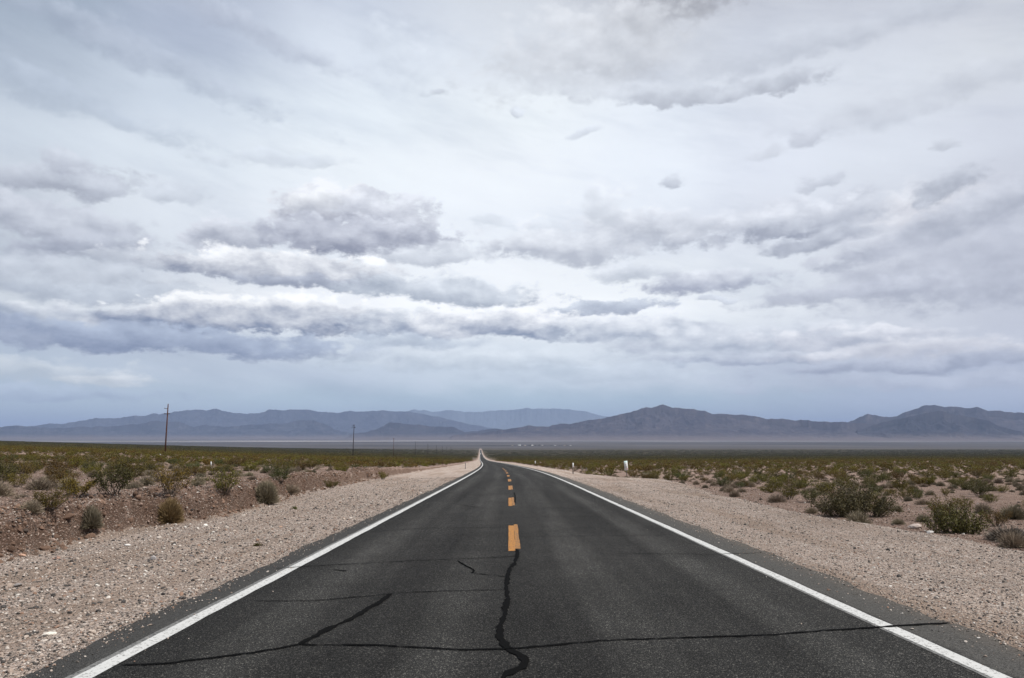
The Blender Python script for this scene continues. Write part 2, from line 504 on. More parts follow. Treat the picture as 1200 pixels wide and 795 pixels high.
def mesh(name, V, F, mat=None, smooth=False):
    """V n x 3, F list of (m x 3) / (m x 4) integer arrays."""
    V = np.asarray(V, np.float32)
    if isinstance(F, np.ndarray): F = [F]
    F = [np.asarray(f, np.int32) for f in F if len(f)]
    me = bpy.data.meshes.new(name)
    me.vertices.add(len(V)); me.vertices.foreach_set('co', V.ravel())
    nl = sum(f.size for f in F); npol = sum(len(f) for f in F)
    me.loops.add(nl); me.loops.foreach_set('vertex_index', np.concatenate([f.ravel() for f in F]))
    me.polygons.add(npol)
    tot = np.concatenate([np.full(len(f), f.shape[1], np.int32) for f in F])
    st = np.concatenate([[0], np.cumsum(tot)[:-1]]).astype(np.int32)
    me.polygons.foreach_set('loop_start', st)
    me.polygons.foreach_set('loop_total', tot)
    me.update(calc_edges=True)
    me.validate()
    if smooth: me.polygons.foreach_set('use_smooth', np.ones(npol, bool))
    if mat is not None:
        for m in (mat if isinstance(mat, (list, tuple)) else [mat]): me.materials.append(m)
    return me


def obj(name, V, F, mat=None, parent=None, smooth=False):
    return link(bpy.data.objects.new(name, mesh(name, V, F, mat, smooth)), parent)


class MB:
    """Collects simple solids into one mesh."""
    def __init__(self): self.V, self.T, self.Q, self.n = [], [], [], 0
    def add(self, V, Q=(), T=()):
        V = np.asarray(V, float)
        if len(Q): self.Q.append(np.asarray(Q) + self.n)
        if len(T): self.T.append(np.asarray(T) + self.n)
        self.V.append(V); self.n += len(V)
    def box(self, lo, hi, bev=0.0):
        x0, y0, z0 = lo; x1, y1, z1 = hi
        b = bev
        V = [(x0+b,y0+b,z0),(x1-b,y0+b,z0),(x1-b,y1-b,z0),(x0+b,y1-b,z0),(x0,y0,z0+b),(x1,y0,z0+b),(x1,y1,z0+b),(x0,y1,z0+b),
             (x0,y0,z1-b),(x1,y0,z1-b),(x1,y1,z1-b),(x0,y1,z1-b),(x0+b,y0+b,z1),(x1-b,y0+b,z1),(x1-b,y1-b,z1),(x0+b,y1-b,z1)]
        Q = [(3,2,1,0),(12,13,14,15)]
        for k in range(3):
            for j in range(4):
                Q.append((4*k+j, 4*k+(j+1) % 4, 4*k+4+(j+1) % 4, 4*k+4+j))
        self.add(V, Q)
    def tube(self, pts, rad, n=6, cap=True):
        pts = np.asarray(pts, float); m = len(pts)
        rad = np.broadcast_to(np.asarray(rad, float), (m,))
        d = np.gradient(pts, axis=0)
        d /= np.linalg.norm(d, axis=1)[:, None] + 1e-9
        ref = np.array([0, 0, 1.0]) if abs(d[0][2]) < 0.9 else np.array([1.0, 0, 0])
        a = np.cross(d, ref); a /= np.linalg.norm(a, axis=1)[:, None] + 1e-9
        b = np.cross(d, a)
        th = np.arange(n) * 2 * math.pi / n
        V = (pts[:, None, :] + rad[:, None, None] * (np.cos(th)[None, :, None] * a[:, None, :] + np.sin(th)[None, :, None] * b[:, None, :])).reshape(-1, 3)
        Q = []
        for k in range(m - 1):
            for j in range(n):
                Q.append((k*n+j, k*n+(j+1) % n, (k+1)*n+(j+1) % n, (k+1)*n+j))
        T = []
        if cap:
            V = np.vstack([V, pts[:1], pts[-1:]])
            for j in range(n):
                T.append((m*n, (j+1) % n, j)); T.append((m*n+1, (m-1)*n+j, (m-1)*n+(j+1) % n))
        self.add(V, Q, T)
    def build(self, name, mat, parent=None, smooth=False):
        F = []
        if self.Q: F.append(np.concatenate(self.Q))
        if self.T: F.append(np.concatenate(self.T))
        return obj(name, np.concatenate(self.V), F, mat, parent, smooth)


def material(name, rough=0.9, spec=0.2):
    m = bpy.data.materials.new(name)
    m.use_nodes = True
    t = NT(m.node_tree)
    b = m.node_tree.nodes['Principled BSDF']
    b.inputs['Roughness'].default_value = rough
    b.inputs['Specular IOR Level'].default_value = spec
    return m, t, b


def simple_mat(name, c, rough=0.8, spec=0.25, var=0.25, scale=8.0, rand=0.0):
    m, t, b = material(name, rough, spec)
    g = t.n('ShaderNodeTexCoord').outputs['Object']
    f = t.noise(g, scale, 5, 0.65)
    k = t.lin(f, 0.3, 0.7, 1 - var, 1 + var)
    if rand:
        oi = t.n('ShaderNodeObjectInfo').outputs['Random']
        k = t.math('MULTIPLY', k, t.lin(oi, 0, 1, 1 - rand, 1 + rand))
    t.put(b.inputs['Base Color'], t.vmath('SCALE', c, s=k))
    return m


# ------------------------------------------------------------------ ground
def graded(parts):
    out = []
    for a, b, st in parts:
        out.append(np.arange(a, b, st))
    return np.concatenate(out)


s_axis = np.concatenate([graded([(-120, -20, 10), (-20, 2, 1.0), (2, 5, 0.3), (5, 34, 0.13)]), 34 + np.cumsum(0.13 * 1.0205 ** np.arange(470))])
s_axis = s_axis[s_axis < 90000]
s_axis = np.append(s_axis, 90000.0)
gl = 14 + np.cumsum(0.12 * 1.075 ** np.arange(185)); gl = gl[gl < 70000]
u_axis = np.concatenate([-gl[::-1], graded([(-14, -7.2, 0.085), (-7.2, -3.6, 0.14), (-3.6, 3.8, 0.6), (3.8, 7.5, 0.14), (7.5, 14, 0.11)]), gl])
UU, SSg = np.meshgrid(u_axis, s_axis)
XX = UU + road_x(SSg)
ZZ = height(XX, SSg)
ns, nu = UU.shape
V = np.stack([XX, SSg, ZZ], -1).reshape(-1, 3)
ii = (np.arange(ns - 1)[:, None] * nu + np.arange(nu - 1)[None, :]).ravel()
Q = np.stack([ii, ii + 1, ii + nu + 1, ii + nu], -1)

gm, t, b = material('desert_ground', 0.95, 0.1)
pos = t.n('ShaderNodeNewGeometry').outputs['Position']
uu = t.attr('lateral').outputs['Fac']
sd = t.attr('along').outputs['Fac']
zl = t.attr('past_bank').outputs['Fac']       # metres past the gravel on either side
bankf = t.attr('bank_face').outputs['Fac']
# pebbles at three sizes
wob = t.vmath('ADD', pos, t.vmath('SCALE', t.noise(pos, 9.0, 2, 0.5, col=True), s=0.05))
v1 = t.voro(wob, 46.0); v2 = t.voro(wob, 105.0); v3 = t.voro(wob, 24.0)
def rnd(v): return t.sep(v.outputs['Color'])
pal = [(0.0, (.066,.057,.052)), (0.20, (.185,.147,.124)), (0.42, (.345,.268,.222)), (0.62, (.44,.357,.302)), (0.8, (.52,.442,.388)), (0.93, (.65,.595,.55)), (1.0, (.40,.245,.17))]
pal2 = [(0.0, (.075,.046,.034)), (0.3, (.135,.085,.065)), (0.6, (.18,.118,.09)), (0.85, (.26,.19,.155)), (1.0, (.42,.36,.31))]
g1 = t.ramp(rnd(v1)[0], pal); g2 = t.ramp(rnd(v2)[1], pal)
gravel = t.mix(t.math('GREATER_THAN', rnd(v1)[2], 0.55), g2, g1)
gravel = t.mix(t.math('GREATER_THAN', rnd(v3)[2], 0.86), gravel, t.ramp(rnd(v3)[0], pal))
# finer, browner drift where tyres and rain have sorted the gravel: bands along the road
band = t.noise(t.comb(t.math('MULTIPLY', uu, 1.1), t.math('MULTIPLY', sd, 0.06), 2.0), 1.0, 4, 0.6)
gravel = t.mix(t.step(band, 0.46, 0.64, 0, 0.85), gravel, t.mix(rnd(v2)[0], (.215, .158, .122), (.35, .272, .22)))
big = t.noise(pos, 0.5, 4, 0.6)
gravel = t.mix(1.0, gravel, t.ramp(big, [(0.3, (.86, .85, .84)), (0.7, (1.10, 1.09, 1.08))]), 'MULTIPLY')
soil_n = t.noise(pos, 0.22, 5, 0.62)
soil = t.mix(t.step(soil_n, 0.38, 0.62), (.165, .103, .077), (.29, .20, .158))
soil = t.mix(t.step(t.noise(pos, 1.1, 5, .68), .50, .68, 0, .6), soil, (.135, .088, .064))
soil = t.mix(t.lin(rnd(v2)[0], 0, 1, .25, .75), soil, t.ramp(rnd(v1)[0], pal2))
soil = t.mix(t.math('GREATER_THAN', rnd(v1)[1], 0.91), soil, (.38, .33, .29))
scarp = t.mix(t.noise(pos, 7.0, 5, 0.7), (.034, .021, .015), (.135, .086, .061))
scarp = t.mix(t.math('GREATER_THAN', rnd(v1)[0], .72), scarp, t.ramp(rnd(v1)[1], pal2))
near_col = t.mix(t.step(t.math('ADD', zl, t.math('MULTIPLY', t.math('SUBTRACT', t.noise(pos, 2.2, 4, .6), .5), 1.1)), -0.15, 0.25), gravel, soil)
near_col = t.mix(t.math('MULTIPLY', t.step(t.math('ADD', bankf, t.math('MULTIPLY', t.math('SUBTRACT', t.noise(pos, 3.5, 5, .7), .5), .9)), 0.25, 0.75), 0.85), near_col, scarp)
# the plain far out: between bushes one cannot see any more; cloud shadow put into its colour
farn = t.noise(t.comb(t.math('MULTIPLY', uu, 0.006), t.math('MULTIPLY', sd, 0.0015), 0), 1.0, 5, 0.62)
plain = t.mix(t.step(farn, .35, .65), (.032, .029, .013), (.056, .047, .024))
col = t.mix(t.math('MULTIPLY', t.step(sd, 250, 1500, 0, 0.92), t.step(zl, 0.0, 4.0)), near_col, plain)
valn = t.noise(t.comb(t.math('MULTIPLY', uu, 0.0004), t.math('MULTIPLY', sd, 0.0008), 0), 1.0, 6, 0.62)
valley = t.mix(t.step(valn, .35, .65), (.045, .042, .041), (.088, .080, .076))  # greys darkened for the cloud shadow over the valley floor
jag = t.math('MULTIPLY', t.math('SUBTRACT', valn, 0.5), 2600)
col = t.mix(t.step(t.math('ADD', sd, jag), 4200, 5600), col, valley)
salt_d = t.math('ADD', t.math('ADD', sd, t.math('MULTIPLY', jag, 0.6)), t.math('MULTIPLY', t.math('MINIMUM', uu, 0), -0.12))
saltm = t.math('MULTIPLY', t.step(salt_d, 11300, 13000), t.step(salt_d, 16300, 14000))
saltn = t.noise(t.comb(t.math('MULTIPLY', uu, 0.00022), t.math('MULTIPLY', sd, 0.0012), 4.0), 1.0, 5, 0.65)
col = t.mix(t.math('MULTIPLY', saltm, t.step(saltn, .40, .64, .08, .8)), col, (.42, .385, .37))
col = t.mix(t.step(sd, 15500, 17500), col, (.085, .07, .066))
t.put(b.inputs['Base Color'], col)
hgt = t.math('ADD', t.math('MULTIPLY', v1.outputs['Distance'], -0.030), t.math('MULTIPLY', v2.outputs['Distance'], -0.013))
hgt = t.math('ADD', hgt, t.math('MULTIPLY', v3.outputs['Distance'], -0.04))
hgt = t.math('ADD', hgt, t.math('MULTIPLY', t.noise(pos, 5.0, 5, .65), 0.10))
bp = t.n('ShaderNodeBump'); bp.inputs['Distance'].default_value = 1.0
t.put(bp.inputs['Strength'], t.step(sd, 120, 20, 0.15, 0.9)); t.put(bp.inputs['Height'], hgt)
t.put(b.inputs['Normal'], bp.outputs[0])

ground = tag(obj('ground', V, Q, gm, smooth=True), kind='structure')
near_ = 1 - sstep(SSg, 120, 400)
tl_ = scarp_u(SSg) + fbm(SSg * 0.55, SSg * 0 + 1.5, 4, 3) * 1.1 * near_ - UU
tr_ = UU - (berm_u(SSg) + fbm(SSg * 0.4, SSg * 0 + 4.5, 3, 5) * 0.7 * near_)
past = np.where(UU < 0, tl_, tr_ - 0.2)
gs = np.gradient(ZZ, axis=1) / np.gradient(UU, axis=1)
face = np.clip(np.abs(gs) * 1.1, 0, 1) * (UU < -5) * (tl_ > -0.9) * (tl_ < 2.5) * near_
for nm, a in (('lateral', UU), ('along', SSg), ('past_bank', past), ('bank_face', face)):
    at = ground.data.attributes.new(nm, 'FLOAT', 'POINT')
    at.data.foreach_set('value', a.ravel().astype(np.float32))

# ------------------------------------------------------------------ road
def strip(name, u0, u1, ss, dz, mat, parent=None, thick=0.0, ragged=0.0, cols=1):
    ss = np.asarray(ss, float)
    k = np.linspace(0, 1, cols + 1)
    far_w = 1 + 1.1 * sstep(ss, 120, 450) if name == 'edge_line' else 1.0
    um = .5 * (u0 + u1); u0, u1 = um + (u0 - um) * far_w, um + (u1 - um) * far_w
    e0 = u0 + (fbm(ss * 1.3, ss * 0 + 2.2, 4, 61) * ragged if ragged else 0 * ss)
    e1 = u1 + (fbm(ss * 1.3, ss * 0 + 7.7, 4, 67) * ragged if ragged else 0 * ss)
    U = e0[:, None] * (1 - k) + e1[:, None] * k
    X = U + road_x(ss)[:, None]
    Z = road_z(ss)[:, None] + dz + 0 * U
    if thick:
        U = np.concatenate([U[:, :1], U, U[:, -1:]], 1); X = np.concatenate([X[:, :1] - 0.06, X, X[:, -1:] + 0.06], 1)
        Z = np.concatenate([Z[:, :1] - thick, Z, Z[:, -1:] - thick], 1)
    n, m = X.shape
    V = np.stack([X, np.broadcast_to(ss[:, None], X.shape), Z], -1).reshape(-1, 3)
    ii = (np.arange(n - 1)[:, None] * m + np.arange(m - 1)[None, :]).ravel()
    o = obj(name, V, np.stack([ii, ii + 1, ii + m + 1, ii + m], -1), mat, parent)
    at = o.data.attributes.new('lateral', 'FLOAT', 'POINT'); at.data.foreach_set('value', U.ravel().astype(np.float32))
    return o


am, t, b = material('asphalt', 0.92, 0.05)
pos = t.n('ShaderNodeNewGeometry').outputs['Position']
uu = t.attr('lateral').outputs['Fac']
y_ = t.sep(pos)[1]
spk = t.voro(pos, 200.0)
spk2 = t.voro(pos, 115.0)
basec = t.mix(t.noise(pos, 30, 4, .7), (.0125, .0125, .0125), (.0245, .0245, .024))
basec = t.mix(t.math('GREATER_THAN', t.sep(spk.outputs['Color'])[0], .81), basec, (.078, .076, .072))
basec = t.mix(t.math('GREATER_THAN', t.sep(spk2.outputs['Color'])[1], .955), basec, (.15, .143, .132))
track = t.noise(t.comb(t.math('MULTIPLY', uu, 1.3), t.math('MULTIPLY', y_, 0.05), 5.0), 1.0, 4, .6)
basec = t.mix(1.0, basec, t.ramp(track, [(.3, (.70, .70, .70)), (.7, (1.28, 1.28, 1.27))]), 'MULTIPLY')
wu = t.math('ABSOLUTE', t.math('SUBTRACT', t.math('ABSOLUTE', t.math('ADD', uu, t.math('MULTIPLY', t.math('SUBTRACT', track, .5), .5))), 1.72))
wheel = t.math('MULTIPLY', t.step(t.math('ABSOLUTE', t.math('SUBTRACT', wu, .80)), .48, .10), t.noise(t.comb(uu, t.math('MULTIPLY', y_, .25), 1.0), 1.2, 4, .6))
basec = t.mix(1.0, basec, t.ramp(wheel, [(0, (.90, .90, .90)), (.6, (1.30, 1.30, 1.29))]), 'MULTIPLY')
patch = t.noise(pos, 0.7, 5, .6)
basec = t.mix(1.0, basec, t.ramp(patch, [(.3, (.85, .85, .85)), (.7, (1.15, 1.15, 1.15))]), 'MULTIPLY')
au = t.math('MAXIMUM', uu, t.math('MULTIPLY_ADD', uu, -1.0, 0.10))
wear = t.math('ADD', au, t.math('MULTIPLY', t.math('SUBTRACT', t.noise(pos, 3.0, 4, .6), .5), .25))
basec = t.mix(t.step(wear, 3.42, 3.56, 0, .8), basec, t.mix(t.sep(spk2.outputs['Color'])[0], (.034, .0335, .032), (.135, .131, .124)))
basec = t.mix(t.step(t.math('ADD', wear, t.math('MULTIPLY', t.math('SUBTRACT', t.noise(pos, 14, 4, .7), .5), .3)), 3.72, 4.2, 0, .38), basec, t.mix(t.sep(spk2.outputs['Color'])[2], (.06, .05, .042), (.20, .17, .145)))
t.put(b.inputs['Base Color'], basec)
bp = t.n('ShaderNodeBump'); bp.inputs['Distance'].default_value = 1.0
t.put(bp.inputs['Height'], t.math('ADD', t.math('MULTIPLY', spk.outputs['Distance'], .006), t.math('MULTIPLY', spk2.outputs['Distance'], .005)))
t.put(bp.inputs['Strength'], t.step(y_, 80, 15, .15, .8))
t.put(b.inputs['Normal'], bp.outputs[0])

road_s = np.concatenate([np.arange(-60, 4, 2.0), np.arange(4, 40, 0.18), 40 + np.cumsum(0.2 * 1.012 ** np.arange(470))])
road_s = road_s[road_s < 4300]
ROAD_DZ = 0.012
road = tag(strip('road', EDGE_L, EDGE_R, road_s, ROAD_DZ, am, thick=0.10, ragged=0.30, cols=6), kind='structure')


def paint(name, c, worn, thr):
    m, t, b = material(name, 0.7, 0.3)
    pos = t.n('ShaderNodeNewGeometry').outputs['Position']
    f = t.noise(pos, 26, 5, .75)
    g = t.voro(pos, 95.0)
    k = t.step(t.math('ADD', f, t.math('MULTIPLY', t.sep(g.outputs['Color'])[0], .12)), thr, thr + .07)
    cc = t.mix(t.noise(pos, 2.5, 4, .6), [v * .88 for v in c], c)
    t.put(b.inputs['Base Color'], t.mix(k, cc, worn))
    return m


white = paint('white_line_paint', (.52, .52, .505), (.12, .115, .107), .61)
yellow = paint('yellow_line_paint', (.44, .185, .020), (.12, .068, .034), .55)
faded = paint('faded_yellow_paint', (.37, .16, .024), (.09, .06, .036), .54)
LINE_L, LINE_R = -3.345, 3.40
oldw = paint('worn_old_line_paint', (.17, .168, .16), (.05, .049, .047), .56)
strip('worn_edge_line', LINE_L - .135, LINE_L - .02, road_s, ROAD_DZ + .002, oldw, road, ragged=.03)
strip('worn_edge_line', LINE_R - .11, LINE_R + .0, road_s, ROAD_DZ + .002, oldw, road, ragged=.03)
strip('edge_line', LINE_L - .075, LINE_L + .075, road_s, ROAD_DZ + .004, white, road, ragged=.034)['label'] = 'white edge line along the left side of the road'
strip('edge_line', LINE_R - .075, LINE_R + .075, road_s, ROAD_DZ + .004, white, road, ragged=.034)['label'] = 'white edge line along the right side of the road'
d0 = us(601, 647)[1]; d1 = us(601, 617)[1]
DU = us(601, 632)[0]
k = 0
while d0 + 12.19 * k < 118:
    a = d0 + 12.19 * k
    ss = np.linspace(a, a + (d1 - d0), 24)
    strip('centre_dash', DU - .085, DU + .035, ss, ROAD_DZ + .006, yellow, road, ragged=.02)
    strip('centre_dash', DU + .037, DU + .125, ss + .35, ROAD_DZ + .004, faded, road, ragged=.03)
    k += 1

tarm, t, b = material('tar_crack_sealant', 0.9, 0.02)
pos = t.n('ShaderNodeNewGeometry').outputs['Position']
t.put(b.inputs['Base Color'], t.mix(t.noise(pos, 40, 4, .6), (.0025, .0025, .0025), (.007, .007, .007)))
CRACKS = [
    ([(605,645),(607,651),(603,660),(597,668),(595,678),(595,688),(594,705),(592,720),(588,735),(588,750),(592,758),(600,765),(615,772),(619,778),(612,784),(600,788),(592,796),(580,812)], .058),
    ([(142,782),(200,779),(300,767),(350,758),(433,759),(533,764),(600,763),(633,760),(700,754),(783,751),(908,746),(1012,738),(1054,735),(1117,733)], .038),
    ([(300,706),(367,705.7),(450,699),(487,696),(590,693)], 0.0250),
    ([(457,698),(440,710),(413,727),(383,740),(350,757)], .062),
    ([(320,668),(360,665),(480,659),(533,657),(608,653)], 0.0296),
    ([(537,659),(545,665),(555,670),(553,673),(593,678)], .03),
    ([(437,624),(517,619),(597,620)], 0.0320),
    ([(607,630),(700,629),(783,628)], 0.0250),
    ([(720,650),(833,651),(890,649)], 0.0250),
    ([(572,607),(612,607),(700,606)], 0.0250),
    ([(390,669),(407,671)], .045),
    ([(536,592),(562,596)], .04),
    ([(540,607),(500,609)], .02),
    ([(603,590),(604,583),(603,578)], .05),
    ([(572,589),(600,588),(640,588)], .03),
    ([(760,690),(860,693)], .010),
]
for pts, w in CRACKS:
    q = np.array([us(*p) for p in pts])
    seg = np.concatenate([[0], np.cumsum(np.linalg.norm(np.diff(q, axis=0), axis=1))])
    tt = np.linspace(0, seg[-1], max(6, int(seg[-1] / 0.05)))
    U = np.interp(tt, seg, q[:, 0]); S = np.interp(tt, seg, q[:, 1])
    S = S + fbm(tt * 1.7, tt * 0 + q[0, 0], 4, 71) * .10; U = U + fbm(tt * 1.7, tt * 0 + q[0, 1] + 9, 4, 73) * .07
    du, ds = np.gradient(U), np.gradient(S)
    ln = np.hypot(du, ds) + 1e-9
    nx, ny = -ds / ln, du / ln
    U = U + fbm(tt * 11, tt * 0 + 1, 2, 75) * .022; S = S + fbm(tt * 11, tt * 0 + 4, 2, 76) * .03
    hw = 0.5 * w * (1 + 2.0 * fbm(tt * 8, tt * 0 + 3, 4, 79, .7))
    hw[0] *= .2; hw[-1] *= .2
    L = np.stack([U + nx * hw, S + ny * hw], -1); Rg = np.stack([U - nx * hw, S - ny * hw], -1)
    A = np.stack([L, Rg], 1).reshape(-1, 2)
    V = np.stack([A[:, 0] + road_x(A[:, 1]), A[:, 1], road_z(A[:, 1]) + ROAD_DZ + .0085], -1)
    i = np.arange(len(tt) - 1) * 2
    obj('crack_sealant', V, np.stack([i, i + 2, i + 3, i + 1], -1), tarm, road)

# ------------------------------------------------------------------ mountains
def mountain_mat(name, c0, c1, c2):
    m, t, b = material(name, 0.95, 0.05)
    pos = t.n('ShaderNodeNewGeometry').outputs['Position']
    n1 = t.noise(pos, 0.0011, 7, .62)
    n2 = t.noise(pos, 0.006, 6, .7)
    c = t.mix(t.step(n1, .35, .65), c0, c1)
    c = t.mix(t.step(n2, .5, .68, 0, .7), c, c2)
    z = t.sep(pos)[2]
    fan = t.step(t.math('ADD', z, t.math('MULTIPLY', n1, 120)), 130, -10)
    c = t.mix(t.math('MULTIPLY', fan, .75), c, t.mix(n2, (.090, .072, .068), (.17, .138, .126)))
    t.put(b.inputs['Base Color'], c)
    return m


rock_v = mountain_mat('violet_brown_rock', (.026, .023, .030), (.050, .043, .048), (.105, .088, .090))
rock_d = mountain_mat('dark_rock', (.018, .018, .024), (.034, .032, .040), (.064, .058, .062))


def mountain(name, sil, dist, toe, mat, seed, spur=0.55, rough=1.0, label=None):
    """A range whose skyline runs through the given directions at the given distance; its foot is at distance toe."""
    A = np.array([azel(px, py) for px, py in sil])
    az0, az1 = A[0, 0], A[-1, 0]
    na = int((az1 - az0) / 0.45) + 2
    a = np.linspace(az0, az1, na)
    e = np.interp(a, A[:, 0], A[:, 1])
    ar = a / FPX
    ridge = CAM_H + np.tan(e / FPX) * dist
    base = -92.0
    endt = sstep(a, az0, az0 + 14) * sstep(az1 - a, 0, 14)
    ridge = base + (np.maximum(ridge, base + 5) - base) * (0.05 + 0.95 * endt)
    px_m = dist / FPX
    ridge = ridge + fbm(a / 6.0, a * 0, 5, seed, .6) * 2.2 * px_m * rough * endt
    nr = 110
    tt = np.concatenate([np.linspace(0, 1, nr), 1 + np.linspace(0.03, 1.0, 24)])
    wander = fbm(a / 60.0, a * 0 + 3.1, 3, seed + 5) * 0.5           # the crest line moves in depth
    T = tt[:, None] + 0 * a[None, :]
    crest = dist * (1 + wander * 0.05)[None, :]
    Rr_ = np.where(T <= 1, toe + (crest - toe) * T, crest + (dist - toe) * 0.7 * (T - 1))
    ridge_c = base + (ridge - base) * (crest[0] / dist)
    H = ridge_c[None, :] - base
    prof = np.where(T <= 1, 0.22 * np.clip(T, 0, 1) ** 1.2 + 0.78 * np.clip(T, 0, 1) ** 2.6, np.clip(2 - T, 0, 1) ** 1.5)
    X = np.sin(ar)[None, :] * Rr_; Y = np.cos(ar)[None, :] * Rr_
    sc_ = (dist - toe) * 0.30
    rd = ridged(X / sc_ + fbm(X / sc_, Y / sc_, 3, seed + 9) * .8, Y / sc_ * .75, 6, seed + 11, .55)
    cut = np.clip(1 - np.abs(T - .62) / .62, 0, 1) ** .7
    cut = np.where(T > 1, 0, np.clip(cut, 0, 1))
    prof2 = prof * (1 - spur * cut * (1.05 - rd) * 2.3) + cut * 0.05 * (fbm(X / sc_ * 7, Y / sc_ * 7, 4, seed + 13))
    lim = np.where(T < 1, np.clip(0.97 - 0.9 * (1 - T) * .25, 0, 1), 1)
    Z = base + H * np.minimum(np.maximum(prof2, 0), lim)
    Z = np.where(np.abs(T - 1) < 1e-9, base + H, Z) - np.where(T < 0.02, 6, 0)
    n, m = X.shape
    V = np.stack([X, Y, Z], -1).reshape(-1, 3)
    ii = (np.arange(n - 1)[:, None] * m + np.arange(m - 1)[None, :]).ravel()
    o = obj(name, V, np.stack([ii, ii + 1, ii + m + 1, ii + m], -1), mat, smooth=True)
    return tag(o, label, kind='structure')


SIL_A = [(-260,506),(-120,504),(0,503),(43,499.2),(58,496.3),(72,496.7),(87,495),(100,492.5),(113,490),(127,490.5),(142,489.7),(158,487.5),(170,487.8),(180,485.3),(188,485.8),(200,483.3),(217,481.3),(233,480.3),(242,481.2),(254,478.8),(267,483.3),(275,483.7),(283,484.7),(300,485.3),(308,483.3),(315,480.3),(327,480.8),(342,480.5),(358,480),(367,481.7),(375,483.3),(383,482.8),(392,484.2),(400,483.3),(407,482.2),(422,482.8),(448,481.2),(463,482.2),(475,482.5),(485,483.3),(497,485.8),(520,490),(550,497),(580,503),(620,508)]
SIL_A2 = [(380,500),(420,492),(450,485),(475,482.5),(485,480.3),(497,480.8),(507,483.3),(527,480.8),(542,482.5),(558,483.3),(575,481.7),(588,480.3),(600,480.8),(617,478.7),(650,479.2),(675,480.8),(688,482.5),(708,488),(740,492),(800,496),(860,502)]
SIL_B = [(-300,502),(-180,498),(-90,501),(0,500.5),(8,499.7),(22,498.3),(33,499.7),(40,500.3),(53,501.7),(75,502),(93,500),(103,500.8),(113,499.7),(127,500.3),(142,498.8),(158,497.5),(172,495),(183,493.7),(200,494.9),(210,494.2),(222,499.2),(227,500.3),(240,498),(253,499.7),(263,500.3),(283,499.2),(295,497.8),(307,498.3),(317,496.7),(337,496.3),(345,493.3),(353,492.5),(367,493),(375,495.8),(387,500),(393,503.3),(400,505.3),(420,508),(450,511)]
SIL_B2 = [(400,510),(428,506.7),(443,502.5),(457,495.3),(467,495.8),(473,497.5),(490,497.8),(503,499.7),(517,500.3),(532,500.8),(538,503.7),(545,506.3),(560,505),(577,502),(588,503.7),(600,504.2),(640,507),(680,510)]
SIL_C = [(520,511),(560,508),(580,505.5),(600,502.5),(610,500.8),(620,498.7),(627,500.3),(642,500),(658,496.7),(667,497.2),(675,495.3),(692,492.5),(708,490),(725,486.7),(742,482.2),(748,480.8),(757,477.2),(763,477.8),(777,474.2),(788,477.5),(800,478.8),(810,479.2),(818,481.2),(825,481.2),(835,485),(850,485.3),(872,486.7),(885,487.5),(897,490.8),(907,491.3),(917,490.5),(925,492.5),(942,492.5),(958,494.2),(975,494.7),(992,495.3),(1040,498),(1100,502),(1180,507),(1240,511)]
SIL_D = [(930,506),(970,501),(990,496),(1000,492.5),(1010,488.3),(1017,485.8),(1025,486.3),(1033,488.7),(1050,488),(1058,484.2),(1072,479.2),(1083,475.8),(1095,475.3),(1107,478),(1120,476.3),(1130,478.7),(1145,477.2),(1158,481.7),(1168,481.3),(1187,483),(1200,484.2),(1240,486),(1300,482),(1360,488),(1440,495),(1540,506)]
SIL_D2 = [(990,508),(1018,500.8),(1033,495),(1058,490),(1080,485),(1100,481.5),(1117,485.5),(1142,489.5),(1158,493.5),(1175,501),(1192,505),(1215,509)]
veil_rock = mountain_mat('haze_veiled_rock', (.105, .13, .16), (.11, .135, .165), (.115, .138, .168))  # pale veil of haze painted into the rock colour
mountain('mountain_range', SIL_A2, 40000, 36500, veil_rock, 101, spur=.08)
hazed_rock = mountain_mat('haze_blue_rock', (.020, .023, .034), (.038, .041, .054), (.080, .080, .092))  # blue of distant haze mixed into the rock colour
mountain('mountain_range', SIL_A, 33500, 28000, hazed_rock, 131)
mountain('mountain_range', SIL_B, 25000, 19500, hazed_rock, 161)
mountain('mountain_range', SIL_B2, 21500, 15500, rock_d, 191)
mountain('mountain_range', SIL_D, 20500, 15800, rock_v, 221)
mountain('mountain_range', SIL_C, 18000, 14200, rock_v, 251, spur=.45)
mountain('mountain_range', SIL_D2, 17200, 15000, rock_d, 281)

# ------------------------------------------------------------------ haze: one even box of air
hm = bpy.data.materials.new('haze')
hm.use_nodes = True
hm.node_tree.nodes.clear()
hv = hm.node_tree.nodes.new('ShaderNodeVolumePrincipled')
hv.inputs['Color'].default_value = (.47, .60, .90, 1)
hv.inputs['Density'].default_value = 2.4e-5
ho = hm.node_tree.nodes.new('ShaderNodeOutputMaterial')
hm.node_tree.links.new(hv.outputs[0], ho.inputs['Volume'])
mb = MB()
mb.box((-95000, -300, -112), (95000, 95000, 1560))
tag(mb.build('haze', hm), kind='stuff')

# ------------------------------------------------------------------ plants: meshes
def leaf_cloud(C, size, aspect=0.5, up=0.35, seed=0):
    """Small quads at the points C."""
    r = np.random.default_rng(seed)
    n = len(C)
    a = r.normal(size=(n, 3)); a[:, 2] = a[:, 2] * .7 + up
    a /= np.linalg.norm(a, axis=1)[:, None]
    b_ = np.cross(a, r.normal(size=(n, 3))); b_ /= np.linalg.norm(b_, axis=1)[:, None] + 1e-9
    sz = size * r.uniform(.6, 1.4, n)[:, None]
    h, w = a * sz * .5, b_ * sz * .5 * aspect
    V = np.stack([C - h, C + w, C + h, C - w], 1).reshape(-1, 3)
    i = np.arange(n) * 4
    return V, np.stack([i, i + 1, i + 2, i + 3], -1)


